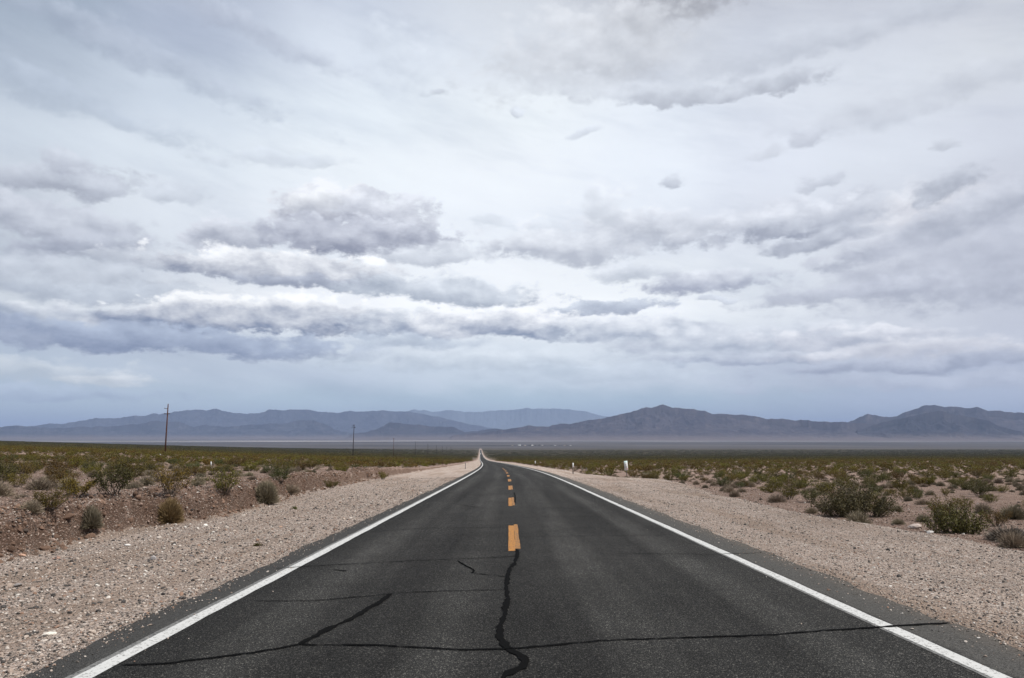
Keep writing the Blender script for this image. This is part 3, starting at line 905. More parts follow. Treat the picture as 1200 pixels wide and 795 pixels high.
def branch_set(seed, n, hgt, spread, sub=4, lean=(.25, .95)):
    """Curved stems from one root: list of point arrays."""
    r = np.random.default_rng(seed)
    out = []
    for i in range(n):
        ang = 2 * math.pi * (i + r.uniform(-.4, .4)) / n
        ln = r.uniform(*lean)
        top = np.array([math.cos(ang) * spread * ln, math.sin(ang) * spread * ln, hgt * r.uniform(.7, 1.0) * (1.05 - .38 * ln)])
        tt = np.linspace(0, 1, 7)[:, None]
        mid = top * np.array([.62, .62, .36])
        pts = (1 - tt) ** 2 * np.array([0, 0, -.04]) + 2 * tt * (1 - tt) * mid + tt ** 2 * top
        pts[1:] += r.normal(0, .018, (6, 3))
        out.append((pts, 0))
        for j in range(sub):
            k = r.integers(2, 6)
            d = np.array([math.cos(ang), math.sin(ang), 1.2]) * .5 + r.normal(0, .55, 3); d[2] = abs(d[2]) * .9 + .1
            d /= np.linalg.norm(d)
            L = hgt * r.uniform(.2, .42)
            p = pts[k] + d * L * np.linspace(0, 1, 4)[:, None] + np.linspace(0, 1, 4)[:, None] ** 2 * np.array([0, 0, .05])
            out.append((p, 1))
    return out


def creosote_meshes(seed, near=True, hgt=1.1, spread=.75, leaves=2200, lsize=.045, stems=11):
    br = branch_set(seed, stems, hgt, spread, 5 if near else 3)
    r = np.random.default_rng(seed + 77)
    mb = MB()
    cl_ = []
    for p, lev in br:
        if lev == 0: mb.tube(p, np.linspace(.016, .006, len(p)), 4 if near else 3, False)
        elif near: mb.tube(p, np.linspace(.007, .003, len(p)), 3, False)
        lo = .5 if lev == 0 else .15
        k = max(4, int(leaves / len(br)))
        f = lo + (1 - lo) * r.uniform(0, 1, k) ** .75
        x = f * (len(p) - 1); i = np.clip(x.astype(int), 0, len(p) - 2); w = (x - i)[:, None]
        c = p[i] * (1 - w) + p[i + 1] * w
        cl_.append(c + r.normal(0, 1, (k, 3)) * np.array([.062, .062, .045]) * (hgt / 1.1))
    C = np.concatenate(cl_)
    C[:, 2] = np.maximum(C[:, 2], .04)
    LV, LQ = leaf_cloud(C, lsize, .55, .45, seed + 5)
    return (LV, LQ), mb


def dome_twigs(seed, rad, hgt, n, thick=.006, droop=.0, fill=.55):
    """A hemispherical tangle of thin twigs as slim three-sided slivers."""
    r = np.random.default_rng(seed)
    th = r.uniform(0, 2 * math.pi, n); cz = r.uniform(0.02, 1, n)
    d = np.stack([np.cos(th) * np.sqrt(1 - cz ** 2) * rad, np.sin(th) * np.sqrt(1 - cz ** 2) * rad, cz * hgt], -1)
    f1 = r.uniform(.72, 1.04, n)[:, None]; f0 = r.uniform(.0, fill, n)[:, None]
    A = d * f0 + r.normal(0, .04 * rad, (n, 3)); B = d * f1 + r.normal(0, .09 * rad, (n, 3))
    A[:, 2] = np.maximum(A[:, 2], 0); B[:, 2] = np.maximum(B[:, 2], .005)
    ax = B - A; ax /= np.linalg.norm(ax, axis=1)[:, None] + 1e-9
    s1 = np.cross(ax, r.normal(size=(n, 3))); s1 /= np.linalg.norm(s1, axis=1)[:, None] + 1e-9
    w = thick * r.uniform(.6, 1.4, n)[:, None]
    V = np.stack([A - s1 * w, A + s1 * w, B + s1 * w * .6, B - s1 * w * .6], 1).reshape(-1, 3)
    i = np.arange(n) * 4
    return V, np.stack([i, i + 1, i + 2, i + 3], -1)


def leaf_mat(name, c0, c1, rough=.6, trans=.14, rand=.3, hue=(.46, .53)):
    m, t, b = material(name, rough, .25)
    oi = t.n('ShaderNodeObjectInfo').outputs['Random']
    g = t.n('ShaderNodeNewGeometry').outputs['Random Per Island']
    c = t.mix(g, c0, c1)
    hs = t.n('ShaderNodeHueSaturation')
    t.put(hs.inputs['Hue'], t.lin(oi, 0, 1, *hue))
    t.put(hs.inputs['Value'], t.lin(t.math('FRACT', t.math('MULTIPLY', oi, 7.13)), 0, 1, 1 - rand, 1 + rand))
    t.put(hs.inputs['Color'], c)
    t.put(b.inputs['Base Color'], hs.outputs[0])
    if trans:
        tr = t.n('ShaderNodeBsdfTranslucent'); t.put(tr.inputs[0], hs.outputs[0])
        mx = t.n('ShaderNodeMixShader'); mx.inputs[0].default_value = trans
        om = m.node_tree.nodes['Material Output']
        m.node_tree.links.new(b.outputs[0], mx.inputs[1]); m.node_tree.links.new(tr.outputs[0], mx.inputs[2])
        m.node_tree.links.new(mx.outputs[0], om.inputs[0])
    return m


creo_leaf = leaf_mat('creosote_leaf', (.066, .053, .006), (.135, .104, .014))
green_leaf = leaf_mat('green_leaf', (.044, .052, .010), (.088, .088, .020))
grey_leaf = leaf_mat('grey_green_leaf', (.105, .10, .062), (.18, .165, .11), trans=.15)
dark_leaf = leaf_mat('dark_olive_leaf', (.045, .040, .015), (.105, .088, .040))
twig = simple_mat('grey_twig', (.17, .145, .12), .9, .1, .3, 20, .2)
pale_twig = leaf_mat('pale_dry_twig', (.15, .12, .085), (.27, .22, .16), .9, .1, .25, (.48, .52))
straw = leaf_mat('straw_twig', (.16, .11, .05), (.28, .20, .10), .9, .12, .2, (.48, .52))
bark = simple_mat('creosote_stem', (.085, .068, .055), .9, .1, .3, 20, .2)

CREO = []          # near variants: (foliage mesh, stem mesh)
for v in range(9):
    hgt = [1.1, 1.0, 1.2, .95, 1.1, .8, 1.05, .9, 1.15][v]; sp = [.72, .8, .7, .85, .62, .75, .9, .6, .8][v]
    (LV, LQ), mb = creosote_meshes(900 + v, True, hgt, sp, 2300, .05, [11, 9, 13, 12, 8, 10, 14, 9, 12][v])
    lm = mesh('creosote_foliage', LV, LQ, green_leaf if v in (1, 4) else creo_leaf)
    sm = mesh('creosote_stems', np.concatenate(mb.V), [np.concatenate(mb.Q)], bark)
    CREO.append((lm, sm))
BURS = []          # small pale dry shrubs
for v in range(5):
    rad = [.34, .28, .4, .3, .36][v]; hg = [.34, .3, .36, .26, .4][v]
    TV, TQ = dome_twigs(700 + v, rad, hg, 900, .0045)
    r_ = np.random.default_rng(v + 50)
    dd = r_.normal(size=(500, 3)); dd[:, 2] = np.abs(dd[:, 2]); dd /= np.linalg.norm(dd, axis=1)[:, None]
    LV, LQ = leaf_cloud(dd * np.array([rad, rad, hg]) * r_.uniform(.65, 1.0, 500)[:, None], .026, .5, .4, v)
    BURS.append((mesh('bursage_foliage', LV, LQ, grey_leaf if v % 2 else pale_twig), mesh('bursage_twigs', TV, TQ, pale_twig)))


def plant(name, meshes, parts, loc, sc=1.0, rz=0.0, label=None, cat='bush', group=None, sz=None):
    o = empty(name, loc, rz)
    o.scale = (sc, sc, sc if sz is None else sz)
    for me, nm in zip(meshes, parts):
        link(bpy.data.objects.new(nm, me), o)
    return tag(o, label, cat, group)


# ------------------------------------------------------------------ plants: scatter
def in_frame(x, y, mar=0.0):
    return np.abs(x) < (CX / FPX + mar) * y + 1.0


def scatter(step, smax, smin, seed, keep):
    """Jittered positions over the plain on both sides, denser than one cell would be even."""
    r = np.random.default_rng(seed)
    pts = []
    s = smin
    while s < smax:
        n = int((2 * (1.15 * s + 14)) / step)
        x = (np.arange(n) + r.uniform(-.1, 1.1, n)) * step - (1.15 * s + 14)
        y = s + r.uniform(0, step * 1.1, n)
        pts.append(np.stack([x, y], -1))
        s += step
    p = np.concatenate(pts)
    u = p[:, 0] - road_x(p[:, 1])
    ok = ((scarp_u(p[:, 1]) - u) > 1.6) | ((u - berm_u(p[:, 1])) > 1.3)
    clump = fbm(p[:, 0] * .05, p[:, 1] * .05, 3, seed) + .5
    ok &= r.uniform(0, 1, len(p)) < keep * (0.55 + 0.9 * clump)
    return p[ok]


HERO = [   # px, py of the foot; variant; scale; turn; label
    (134, 580, 4, .85, 0.3, 'tallest near creosote bush on left bank, bare stems showing, behind the pale olive tuft'),
    (57, 598, 3, .56, 1.1, 'dark grey-green bush alone on bare stones, nearest bush at the far left'),
    (91, 581, 5, .70, 2.0, 'dark green creosote bush right behind the nearest grey-green one at the left'),
    (70, 572, 0, .72, 2.8, 'olive creosote bush standing behind and left of the dark green one at far left'),
    (201, 580, 8, .74, 4.0, 'wide flat-topped green creosote bush above the round tumbleweed on left bank'),
    (264, 578, 2, .72, 5.2, 'upright green creosote bush with black foot beside the eroded left bank'),
    (20, 571, 6, .52, .7, 'low spreading creosote bush near the left edge, left of the nearest grey-green bush'),
    (5, 562, 2, .60, 3.0, 'full olive creosote bush cut by the left edge of the picture'),
    (330, 565, 1, .75, 1.9, 'rounded green creosote bush just behind the tan dome shrub on left bank'),
    (152, 563, 7, 1.0, 5.0, 'bright green creosote bush standing right behind the tall bare-stemmed one'),
    (40, 553, 1, .65, 2.2, 'small olive creosote bush on pink ground near the left edge'),
    (388, 572, 5, .62, .4, 'green creosote bush hanging over the bank where the left bank begins to thin'),
    (448, 562, 7, .7, 3.3, 'leafy green bush right on the crest of the left gravel slope'),
    (1130, 597, 0, .52, 1.0, 'brown olive creosote bush standing clear on pink stones at right'),
    (1160, 590, 6, .45, 2.0, 'dark creosote bush right of the clear-standing brown olive one, at right edge'),
    (1075, 583, 4, .5, 3.0, 'upright creosote bush with bare dark foot behind the big dark shrub'),
    (1168, 617, 6, .52, 4.0, 'low sprawling creosote bush near the right edge in front of pale dry shrub'),
    (1098, 600, 5, .42, 5.0, 'small dark green creosote bush between the two large shrubs at right'),
    (756, 552, 3, .75, .9, 'olive creosote bush behind and right of the white milepost sign'),
    (985, 567, 6, .75, 2.4, 'broad creosote bush right behind the big dark shrub at right'),
]
hero_xy = []
C_GROUP = 'creosote bushes on the desert plain'
for (px, py, v, sc, rz, lab) in HERO:
    x, y, z = ground_at(px, py)
    hero_xy.append((x, y))
    plant('creosote_bush', CREO[v], ('foliage', 'stems'), (x, y, z - .03), sc, rz, lab, 'bush', C_GROUP)


def clear_of(p, xy, d):
    q = np.asarray(xy)
    return (np.linalg.norm(p[:, None, :] - q[None, :, :], axis=2) > d).all(1)


# special shrubs
special = []
def special_plant(name, px, py, lab, cat, meshes, parts, sc=1, rz=0, sz=None):
    x, y, z = ground_at(px, py)
    special.append((x, y))
    return plant(name, meshes, parts, (x, y, z - .02), sc, rz, lab, cat, None, sz)


def dense_shrub(seed, rx, ry, h, n, lsize, lm, nst=16):
    """A wide low shrub: leafy sprays over a flattened, lumpy dome."""
    r = np.random.default_rng(seed)
    C, mb = [], MB()
    for i in range(nst * 3):
        a = r.uniform(0, 2 * math.pi); q = math.sqrt(r.uniform(0, 1))
        root = np.array([math.cos(a) * rx * q * .55, math.sin(a) * ry * q * .55, 0])
        tip = np.array([math.cos(a) * rx * q, math.sin(a) * ry * q, h * (1.0 - .45 * q * q) * r.uniform(.55, 1.08)])
        p = root + (tip - root) * np.linspace(0, 1, 6)[:, None] + r.normal(0, .025, (6, 3))
        p[0, 2] = -.03
        mb.tube(p, np.linspace(.011, .004, 6), 3, False)
        k = n // (nst * 3)
        f = r.uniform(.22, 1, k) * 5; j = np.clip(f.astype(int), 0, 4); w = (f - j)[:, None]
        C.append(p[j] * (1 - w) + p[j + 1] * w + r.normal(0, .06, (k, 3)))
    C = np.concatenate(C); C[:, 2] = np.maximum(C[:, 2], .02)
    LV, LQ = leaf_cloud(C, lsize, .6, .4, seed)
    return (mesh('shrub_foliage', LV, LQ, lm), mesh('shrub_stems', np.concatenate(mb.V), [np.concatenate(mb.Q)], bark))


PS = ('foliage', 'stems')
special_plant('desert_shrub', 1004, 606, 'big dark olive shrub sprawling behind the gravel berm at right', 'shrub',
              dense_shrub(31, 1.5, .75, 1.2, 12000, .05, dark_leaf, 34), PS)
special_plant('desert_shrub', 1122, 625, 'long low bright green shrub behind the gravel berm, right of the big dark one', 'shrub',
              dense_shrub(37, .92, .42, .78, 5200, .045, green_leaf, 26), PS, 1, -.25)
special_plant('desert_shrub', 1184, 634, 'grey brown dead shrub lying low at the right edge of the picture', 'shrub',
              (mesh('dead_foliage', *dome_twigs(41, .5, .3, 1500, .006), twig), mesh('dead_stems', *dome_twigs(42, .5, .28, 500, .008), bark)), ('twigs', 'stems'), 1.1)
special_plant('dry_shrub', 1188, 608, 'pale straw coloured dome shrub near the right edge behind the sprawling creosote', 'shrub',
              (mesh('dry_twigs', *dome_twigs(43, .45, .42, 2400, .005), pale_twig),), ('twigs',), 1.0)
special_plant('tumbleweed', 199, 612, 'round brown tumbleweed resting against the foot of left bank', 'tumbleweed',
              (mesh('tumbleweed_twigs', *dome_twigs(44, .34, .62, 3400, .005, fill=.8), straw),), ('twigs',), 1.0)
special_plant('dry_shrub', 107, 618, 'pale olive tuft growing out of the notch in left bank', 'shrub',
              (mesh('dry_twigs', *dome_twigs(45, .24, .5, 1500, .005), grey_leaf),), ('twigs',), 1.0)
special_plant('dry_shrub', 311, 589, 'tan dome shrub with black shaded foot on the crest of left bank', 'shrub',
              (mesh('dry_twigs', *dome_twigs(46, .42, .68, 3600, .006, fill=.75), pale_twig),), ('twigs',), 1.15)
special_plant('dry_shrub', 36, 600, 'low pale green cushion shrub on bare stones left of the grey-green bush', 'shrub',
              BURS[1], ('foliage', 'twigs'), .85)
special_plant('dry_shrub', 340, 578, 'grey dry shrub on the left bank beyond the tan dome shrub', 'shrub', BURS[2], ('foliage', 'twigs'), 1.2)
special_plant('dry_shrub', 762, 561, 'broad cream coloured dry shrub at the gravel edge right of the milepost sign', 'shrub',
              (mesh('dry_twigs', *dome_twigs(47, .8, .5, 2000, .012), pale_twig),), ('twigs',), 1.0)
special_plant('weed', 302, 640, 'tiny green weed alone on the left gravel shoulder', 'weed',
              (mesh('weed_leaves', *dome_twigs(48, .10, .08, 160, .006), green_leaf),), ('leaves',), 1.0)
special_plant('weed', 345, 597, 'faint green weed on gravel below the tan dome shrub', 'weed',
              (mesh('weed_leaves', *dome_twigs(49, .12, .14, 120, .006), green_leaf),), ('leaves',), 1.0)

for px, py in ((734.8, 559), (736, 557), (738, 555.5), (733, 556), (671.6, 555), (672, 553)):
    special.append(ground_at(px, py)[:2])
allh = np.array(hero_xy + special)
cp = scatter(2.35, 660, 12, 5, .60)
cp = cp[clear_of(cp, allh, 1.7)]
# keep the strip of bare stones behind the banks open near the camera
u_ = cp[:, 0] - road_x(cp[:, 1])
bare = ((scarp_u(cp[:, 1]) - u_ < 5.0) & (u_ < 0) & (cp[:, 1] < 40)) | ((u_ > 0) & (u_ - berm_u(cp[:, 1]) < 2.2) & (cp[:, 1] < 34))
cp = cp[~bare]
o = np.argsort(cp[:, 1]); cp = cp[o]
vis = in_frame(cp[:, 0], cp[:, 1], -0.01)
N_IND = 278
idx = np.where(vis)[0][:N_IND]
ind = cp[idx]
rest = np.delete(cp, idx, axis=0)
r_ = np.random.default_rng(99)
zi = height(ind[:, 0], ind[:, 1])
protoC = {}
for k, ((x, y), z) in enumerate(zip(ind, zi)):
    v = int(r_.integers(0, 9)); sc = float(r_.uniform(.36, 1.0)); rz = float(r_.uniform(0, 6.28))
    side = 'left' if x < road_x(y) else 'right'
    near_lab = y < 45
    lab = ('olive creosote bush among the nearer scattered ones on the %s plain' if near_lab else
           'small olive creosote bush in the crowded scrub on the %s plain') % side
    if v not in protoC:
        protoC[v] = plant('creosote_bush', CREO[v], PS, (x, y, z - .04), sc, rz, lab, 'bush', C_GROUP)
        continue
    p0 = protoC[v]
    c = p0.copy(); COL.objects.link(c)
    c.location = (x, y, z - .04); c.scale = (sc, sc, sc * float(r_.uniform(.7, .95))); c.rotation_euler = (0, 0, rz); c['label'] = lab
    for ch in p0.children:
        d = ch.copy(); COL.objects.link(d); d.parent = c

bp_ = scatter(1.6, 260, 11, 15, .66)
bp_ = bp_[clear_of(bp_, allh, 1.35)]
u_ = bp_[:, 0] - road_x(bp_[:, 1])
bp_ = bp_[~((scarp_u(bp_[:, 1]) - u_ < 2.5) & (u_ < 0) & (bp_[:, 1] < 22))]
o = np.argsort(bp_[:, 1]); bp_ = bp_[o]
vis = in_frame(bp_[:, 0], bp_[:, 1], -.01)
idx = np.where(vis)[0][:290]
indb = bp_[idx]; restb = np.delete(bp_, idx, axis=0)
zb = height(indb[:, 0], indb[:, 1])
protoB = {}
for k, ((x, y), z) in enumerate(zip(indb, zb)):
    v = int(r_.integers(0, 5)); sc = float(r_.uniform(.45, 1.15)); rz = float(r_.uniform(0, 6.28))
    side = 'left' if x < road_x(y) else 'right'
    lab = 'small pale dry bursage tuft between the creosote bushes on the %s plain' % side
    if v not in protoB:
        protoB[v] = plant('bursage_shrub', BURS[v], ('foliage', 'twigs'), (x, y, z - .02), sc, rz, lab, 'shrub', 'pale bursage tufts on the desert plain')
        continue
    p0 = protoB[v]
    c = p0.copy(); COL.objects.link(c)
    c.location = (x, y, z - .02); c.scale = (sc,) * 3; c.rotation_euler = (0, 0, rz); c['label'] = lab
    for ch in p0.children:
        d = ch.copy(); COL.objects.link(d); d.parent = c

# the scrub beyond: nobody could count it, one object
def instancer(name, pts, scales, sources, seed, label=None):
    me = bpy.data.meshes.new(name)
    me.vertices.add(len(pts)); me.vertices.foreach_set('co', np.asarray(pts, np.float32).ravel())
    r = np.random.default_rng(seed)
    for nm, typ, val in (('size', 'FLOAT_VECTOR', scales), ('turn', 'FLOAT_VECTOR', None), ('pick', 'INT', None)):
        at = me.attributes.new(nm, typ, 'POINT')
        if nm == 'size': at.data.foreach_set('vector', np.asarray(scales, np.float32).ravel())
        elif nm == 'turn':
            tv = np.zeros((len(pts), 3), np.float32); tv[:, 2] = r.uniform(0, 6.28, len(pts))
            if name in ('gravel_stones', 'desert_stones', 'bank_clods'): tv[:, 0] = r.uniform(-.5, .5, len(pts)); tv[:, 1] = r.uniform(-.5, .5, len(pts))
            at.data.foreach_set('vector', tv.ravel())
        else: at.data.foreach_set('value', r.integers(0, len(sources), len(pts)).astype(np.int32))
    o = link(bpy.data.objects.new(name, me))
    ng = bpy.data.node_groups.new(name, 'GeometryNodeTree')
    ng.interface.new_socket('Geometry', in_out='INPUT', socket_type='NodeSocketGeometry')
    ng.interface.new_socket('Geometry', in_out='OUTPUT', socket_type='NodeSocketGeometry')
    N = ng.nodes; Lk = ng.links
    gi_, go_ = N.new('NodeGroupInput'), N.new('NodeGroupOutput')
    m2p = N.new('GeometryNodeMeshToPoints')
    Lk.new(gi_.outputs[0], m2p.inputs[0])
    g2i = N.new('GeometryNodeGeometryToInstance')
    for src in reversed(sources):
        oi = N.new('GeometryNodeObjectInfo'); oi.inputs['Object'].default_value = src; oi.transform_space = 'ORIGINAL'
        Lk.new(oi.outputs['Geometry'], g2i.inputs[0])
    iop = N.new('GeometryNodeInstanceOnPoints')
    def na(nm, typ):
        a = N.new('GeometryNodeInputNamedAttribute'); a.data_type = typ; a.inputs[0].default_value = nm
        return a.outputs[0]
    Lk.new(m2p.outputs[0], iop.inputs['Points']); Lk.new(g2i.outputs[0], iop.inputs['Instance'])
    iop.inputs['Pick Instance'].default_value = True
    Lk.new(na('pick', 'INT'), iop.inputs['Instance Index'])
    Lk.new(na('turn', 'FLOAT_VECTOR'), iop.inputs['Rotation'])
    Lk.new(na('size', 'FLOAT_VECTOR'), iop.inputs['Scale'])
    Lk.new(iop.outputs[0], go_.inputs[0])
    md = o.modifiers.new('scatter', 'NODES'); md.node_group = ng
    return tag(o, label, kind='stuff')


def src(name, me):
    return bpy.data.objects.new(name, me)          # source geometry only, never placed by itself


far_src = []
for v in range(6):
    (LV, LQ), mb = creosote_meshes(500 + v, False, 1.1, .78, 330, .13, 8)
    sv = np.concatenate(mb.V); sq = np.concatenate(mb.Q)
    me = mesh('far_creosote', np.vstack([LV, sv]), [np.vstack([LQ, sq + len(LV)])], [creo_leaf, bark])
    mi = np.zeros(len(me.polygons), np.int32); mi[len(LQ):] = 1
    me.polygons.foreach_set('material_index', mi)
    far_src.append(src('far_creosote', me))
for v in range(2):
    TV, TQ = dome_twigs(520 + v, .36, .34, 160, .016)
    far_src.append(src('far_tuft', mesh('far_tuft', TV, TQ, pale_twig)))
n1, n2 = len(rest), len(restb)
pts = np.concatenate([rest, restb])
pz = height(pts[:, 0], pts[:, 1]) - .05
scl = r_.uniform(.34, .98, (n1 + n2, 1)) * np.ones((1, 3)); scl[:, 2] *= r_.uniform(.7, .95, n1 + n2)
ins = instancer('desert_scrub', np.column_stack([pts, pz]), scl, far_src, 3, None)
pk = np.concatenate([r_.integers(0, 6, n1), r_.integers(6, 8, n2)]).astype(np.int32)
ins.data.attributes['pick'].data.foreach_set('value', pk)

# far scrub in patches of a dozen bushes
far_shaded_leaf = leaf_mat('cloud_shaded_scrub_leaf', (.030, .029, .006), (.056, .051, .010), trans=0)  # cloud shadow over the far plain painted into the leaf colour
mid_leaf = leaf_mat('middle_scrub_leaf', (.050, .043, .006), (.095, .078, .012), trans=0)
patch_src = []
for v in range(6):
    rv = np.random.default_rng(v + 800)
    PV, PQ, off = [], [], 0
    for j in range(16):
        k = 110
        cx_, cy_ = rv.uniform(-8, 8, 2)
        hh = rv.uniform(.7, 1.2)
        d = rv.normal(size=(k, 3)); d[:, 2] = np.abs(d[:, 2]); d /= np.linalg.norm(d, axis=1)[:, None]
        C = d * rv.uniform(.5, 1, k)[:, None] ** .5 * np.array([.85, .85, hh]) + np.array([cx_, cy_, .05])
        LV, LQ = leaf_cloud(C, .26, .6, .4, v * 20 + j)
        PV.append(LV); PQ.append(LQ + off); off += len(LV)
    patch_src.append(src('scrub_patch', mesh('scrub_patch', np.vstack(PV), np.vstack(PQ), mid_leaf if v < 3 else far_shaded_leaf)))
pp = []
s = 480.0
while s < 4300:
    st = 13.0 + (s - 480) * .006
    n = int(2 * 1.15 * s / st)
    x = (np.arange(n) + r_.uniform(0, 1, n)) * st - 1.15 * s
    pp.append(np.stack([x, s + r_.uniform(0, st, n)], -1)); s += st
pp = np.concatenate(pp)
pp = pp[np.abs(pp[:, 0] - road_x(pp[:, 1])) > 18]
pz = height(pp[:, 0], pp[:, 1]) - .3
ds = instancer('distant_scrub', np.column_stack([pp, pz]), np.ones((len(pp), 3)) * r_.uniform(.85, 1.2, (len(pp), 1)), patch_src, 8)
dk = r_.uniform(0, 1, len(pp)) < sstep(pp[:, 1] + fbm(pp[:, 0] * .004, pp[:, 1] * .002, 4, 77) * 1400, 600, 2300)  # farther patches take the leaves darkened for cloud shadow
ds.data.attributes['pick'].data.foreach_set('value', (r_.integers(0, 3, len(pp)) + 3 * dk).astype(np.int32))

# ------------------------------------------------------------------ stones
def stone_mesh(seed, mat, flat=.65):
    import bmesh
    bm = bmesh.new()
    bmesh.ops.create_icosphere(bm, subdivisions=2, radius=.5)
    r = np.random.default_rng(seed)
    dirs = r.normal(size=(9, 3)); dirs /= np.linalg.norm(dirs, axis=1)[:, None]
    cut = r.uniform(.26, .44, 9)
    ax = r.uniform(.75, 1.25, 3)
    for v in bm.verts:
        p = np.array(v.co)
        for d, c in zip(dirs, cut):
            k = p @ d
            if k > c: p = p - d * (k - c) * .92
        v.co = p * ax * np.array([1, 1, flat])
    me = bpy.data.meshes.new('stone')
    bm.to_mesh(me); bm.free()
    me.materials.append(mat)
    return me


sm_, t, b = material('pebble', .9, .15)
oi = t.n('ShaderNodeObjectInfo').outputs['Random']
pc = t.ramp(oi, [(0, (.065, .06, .057)), (.24, (.16, .138, .12)), (.38, (.30, .240, .200)), (.58, (.385, .322, .275)), (.76, (.26, .17, .125)), (.83, (.45, .40, .355)), (.965, (.56, .525, .48))], 'CONSTANT')
oc = t.n('ShaderNodeTexCoord').outputs['Object']
t.put(b.inputs['Base Color'], t.vmath('SCALE', pc, s=t.lin(t.noise(oc, 6, 4, .6), .3, .7, .75, 1.2)))
stone_src = [src('stone', stone_mesh(s, sm_)) for s in range(6)]
sm2, t, b = material('desert_stone', .92, .1)
oi = t.n('ShaderNodeObjectInfo').outputs['Random']
pc = t.ramp(oi, [(0, (.07, .055, .047)), (.25, (.15, .105, .085)), (.5, (.23, .165, .135)), (.72, (.30, .225, .185)), (.88, (.38, .31, .27)), (.965, (.52, .475, .43))], 'CONSTANT')
oc = t.n('ShaderNodeTexCoord').outputs['Object']
t.put(b.inputs['Base Color'], t.vmath('SCALE', pc, s=t.lin(t.noise(oc, 6, 4, .6), .3, .7, .75, 1.2)))
stone_src2 = [src('stone', stone_mesh(s + 60, sm2)) for s in range(5)]
ng_ = 120000
a = r_.uniform(0, 1, ng_)
sg = 4.5 * (62 / 4.5) ** a
sidel = r_.uniform(0, 1, ng_) < .5
fr = r_.uniform(0, 1, ng_)
ug = np.where(sidel, EDGE_L - .12 - fr * (-scarp_u(sg) + EDGE_L + 1.6), EDGE_R + .12 + fr * (berm_u(sg) - EDGE_R + 1.2))
xg = ug + road_x(sg)
szg = np.clip(np.exp(r_.normal(math.log(.0175), .45, ng_)), .007, .075) * np.where(sidel, 1.12, .85) * (1 + .25 * sstep(sg, 10, 40))
zg = height(xg, sg) + szg * .12
nd = 80000
sgd = 9 * (70 / 9) ** r_.uniform(0, 1, nd)
left_ = r_.uniform(0, 1, nd) < .55
ugd = np.where(left_, scarp_u(sgd) - r_.exponential(6, nd), berm_u(sgd) + r_.exponential(6, nd) + .3)
xgd = ugd + road_x(sgd)
szd = np.clip(np.exp(r_.normal(math.log(.025), .55, nd)), .012, .14)
zgd = height(xgd, sgd) + szd * .12
ne = 7000                                              # grit that has strayed onto the asphalt's edges
se = 4.5 * (60 / 4.5) ** r_.uniform(0, 1, ne)
le = r_.uniform(0, 1, ne) < .5
de = r_.exponential(.13, ne)
ue = np.where(le, EDGE_L + de - .12, EDGE_R - de * 1.3 + .12)
sze = np.clip(np.exp(r_.normal(math.log(.013), .4, ne)), .006, .035)
ze = np.where((ue > EDGE_L + .12) & (ue < EDGE_R - .12), road_z(se) + ROAD_DZ, np.maximum(road_z(se) + ROAD_DZ, height(ue + road_x(se), se))) + sze * .2
P3 = np.concatenate([np.column_stack([ue + road_x(se), se, ze]), np.column_stack([xg, sg, zg])])
S3 = np.concatenate([sze, szg])[:, None] * r_.uniform(.75, 1.25, (ne + ng_, 3))
instancer('gravel_stones', P3, S3, stone_src, 21)
instancer('desert_stones', np.column_stack([xgd, sgd, zgd]), szd[:, None] * r_.uniform(.75, 1.25, (nd, 3)), stone_src2, 22)

nc = 5200
scl_ = r_.uniform(8, 62, nc) ** 1.0
uc = scarp_u(scl_) - r_.uniform(-.35, 1.25, nc)
xc = uc + road_x(scl_)
clod_m = simple_mat('brown_earth', (.150, .098, .072), .95, .05, .4, 9, .35)
clod_src = [src('clod', stone_mesh(s_, clod_m, .8)) for s_ in range(40, 45)]
szc = np.clip(np.exp(r_.normal(math.log(.06), .5, nc)), .025, .2)
instancer('bank_clods', np.column_stack([xc, scl_, height(xc, scl_) + szc * .05]), szc[:, None] * r_.uniform(.7, 1.3, (nc, 3)), clod_src, 23)

ROCKS = [   # px, py, width in m, colour, label
    (180, 656, .13, (.34, .32, .315), 'grey angular rock standing up on the left gravel shoulder'),
    (241, 617, .17, (.66, .63, .58), 'flat white rock below the tumbleweed on left gravel'),
    (26, 652, .14, (.45, .29, .21), 'pink flat rock on the gravel at the far left'),
    (149, 640, .12, (.62, .60, .57), 'whitish rock on the left gravel below the eroded notch'),
    (22, 687, .14, (.25, .23, .22), 'dark grey rock lying on the left gravel near the left edge'),
    (66, 655, .11, (.30, .19, .15), 'rusty red flat rock on left gravel below the notch'),
    (248, 675, .09, (.16, .12, .10), 'small dark brown rock near the left asphalt edge'),
    (224, 652, .08, (.14, .13, .13), 'small black rock right of the grey angular one on left gravel'),
    (167, 617, .12, (.13, .10, .085), 'dark brown stone tucked under the foot of left bank'),
    (1071, 619, .34, (.44, .37, .33), 'pale pinkish boulder on the berm between the two large right shrubs'),
    (1090, 625, .22, (.42, .40, .38), 'flat grey slab on the berm under the long green shrub'),
    (1058, 712, .05, (.66, .64, .61), 'small white stone alone on the right gravel shoulder'),
    (329, 618, .10, (.50, .33, .24), 'pink stone on left gravel below the tan dome shrub'),
    (57, 745, .13, (.60, .56, .50), 'long pale sliver of stone on left gravel close to the asphalt'),
]
for k, (px, py, w, c, lab) in enumerate(ROCKS):
    x, y, z = ground_at(px, py)
    m = simple_mat('rock_%s' % ('pale' if sum(c) > 1.2 else 'dark'), c, .92, .12, .3, 14)
    o = link(bpy.data.objects.new('rock', stone_mesh(300 + k, m, .8 if k in (0, 9) else .5)))
    o.location = (x, y, z + w * .12); o.scale = (w * (1.5 if k == 13 else 1.1), w * (.5 if k == 13 else .9), w * (1.25 if k == 0 else .8)); o.rotation_euler = (.1, -.1, k * 1.3)
    tag(o, lab, 'rock')

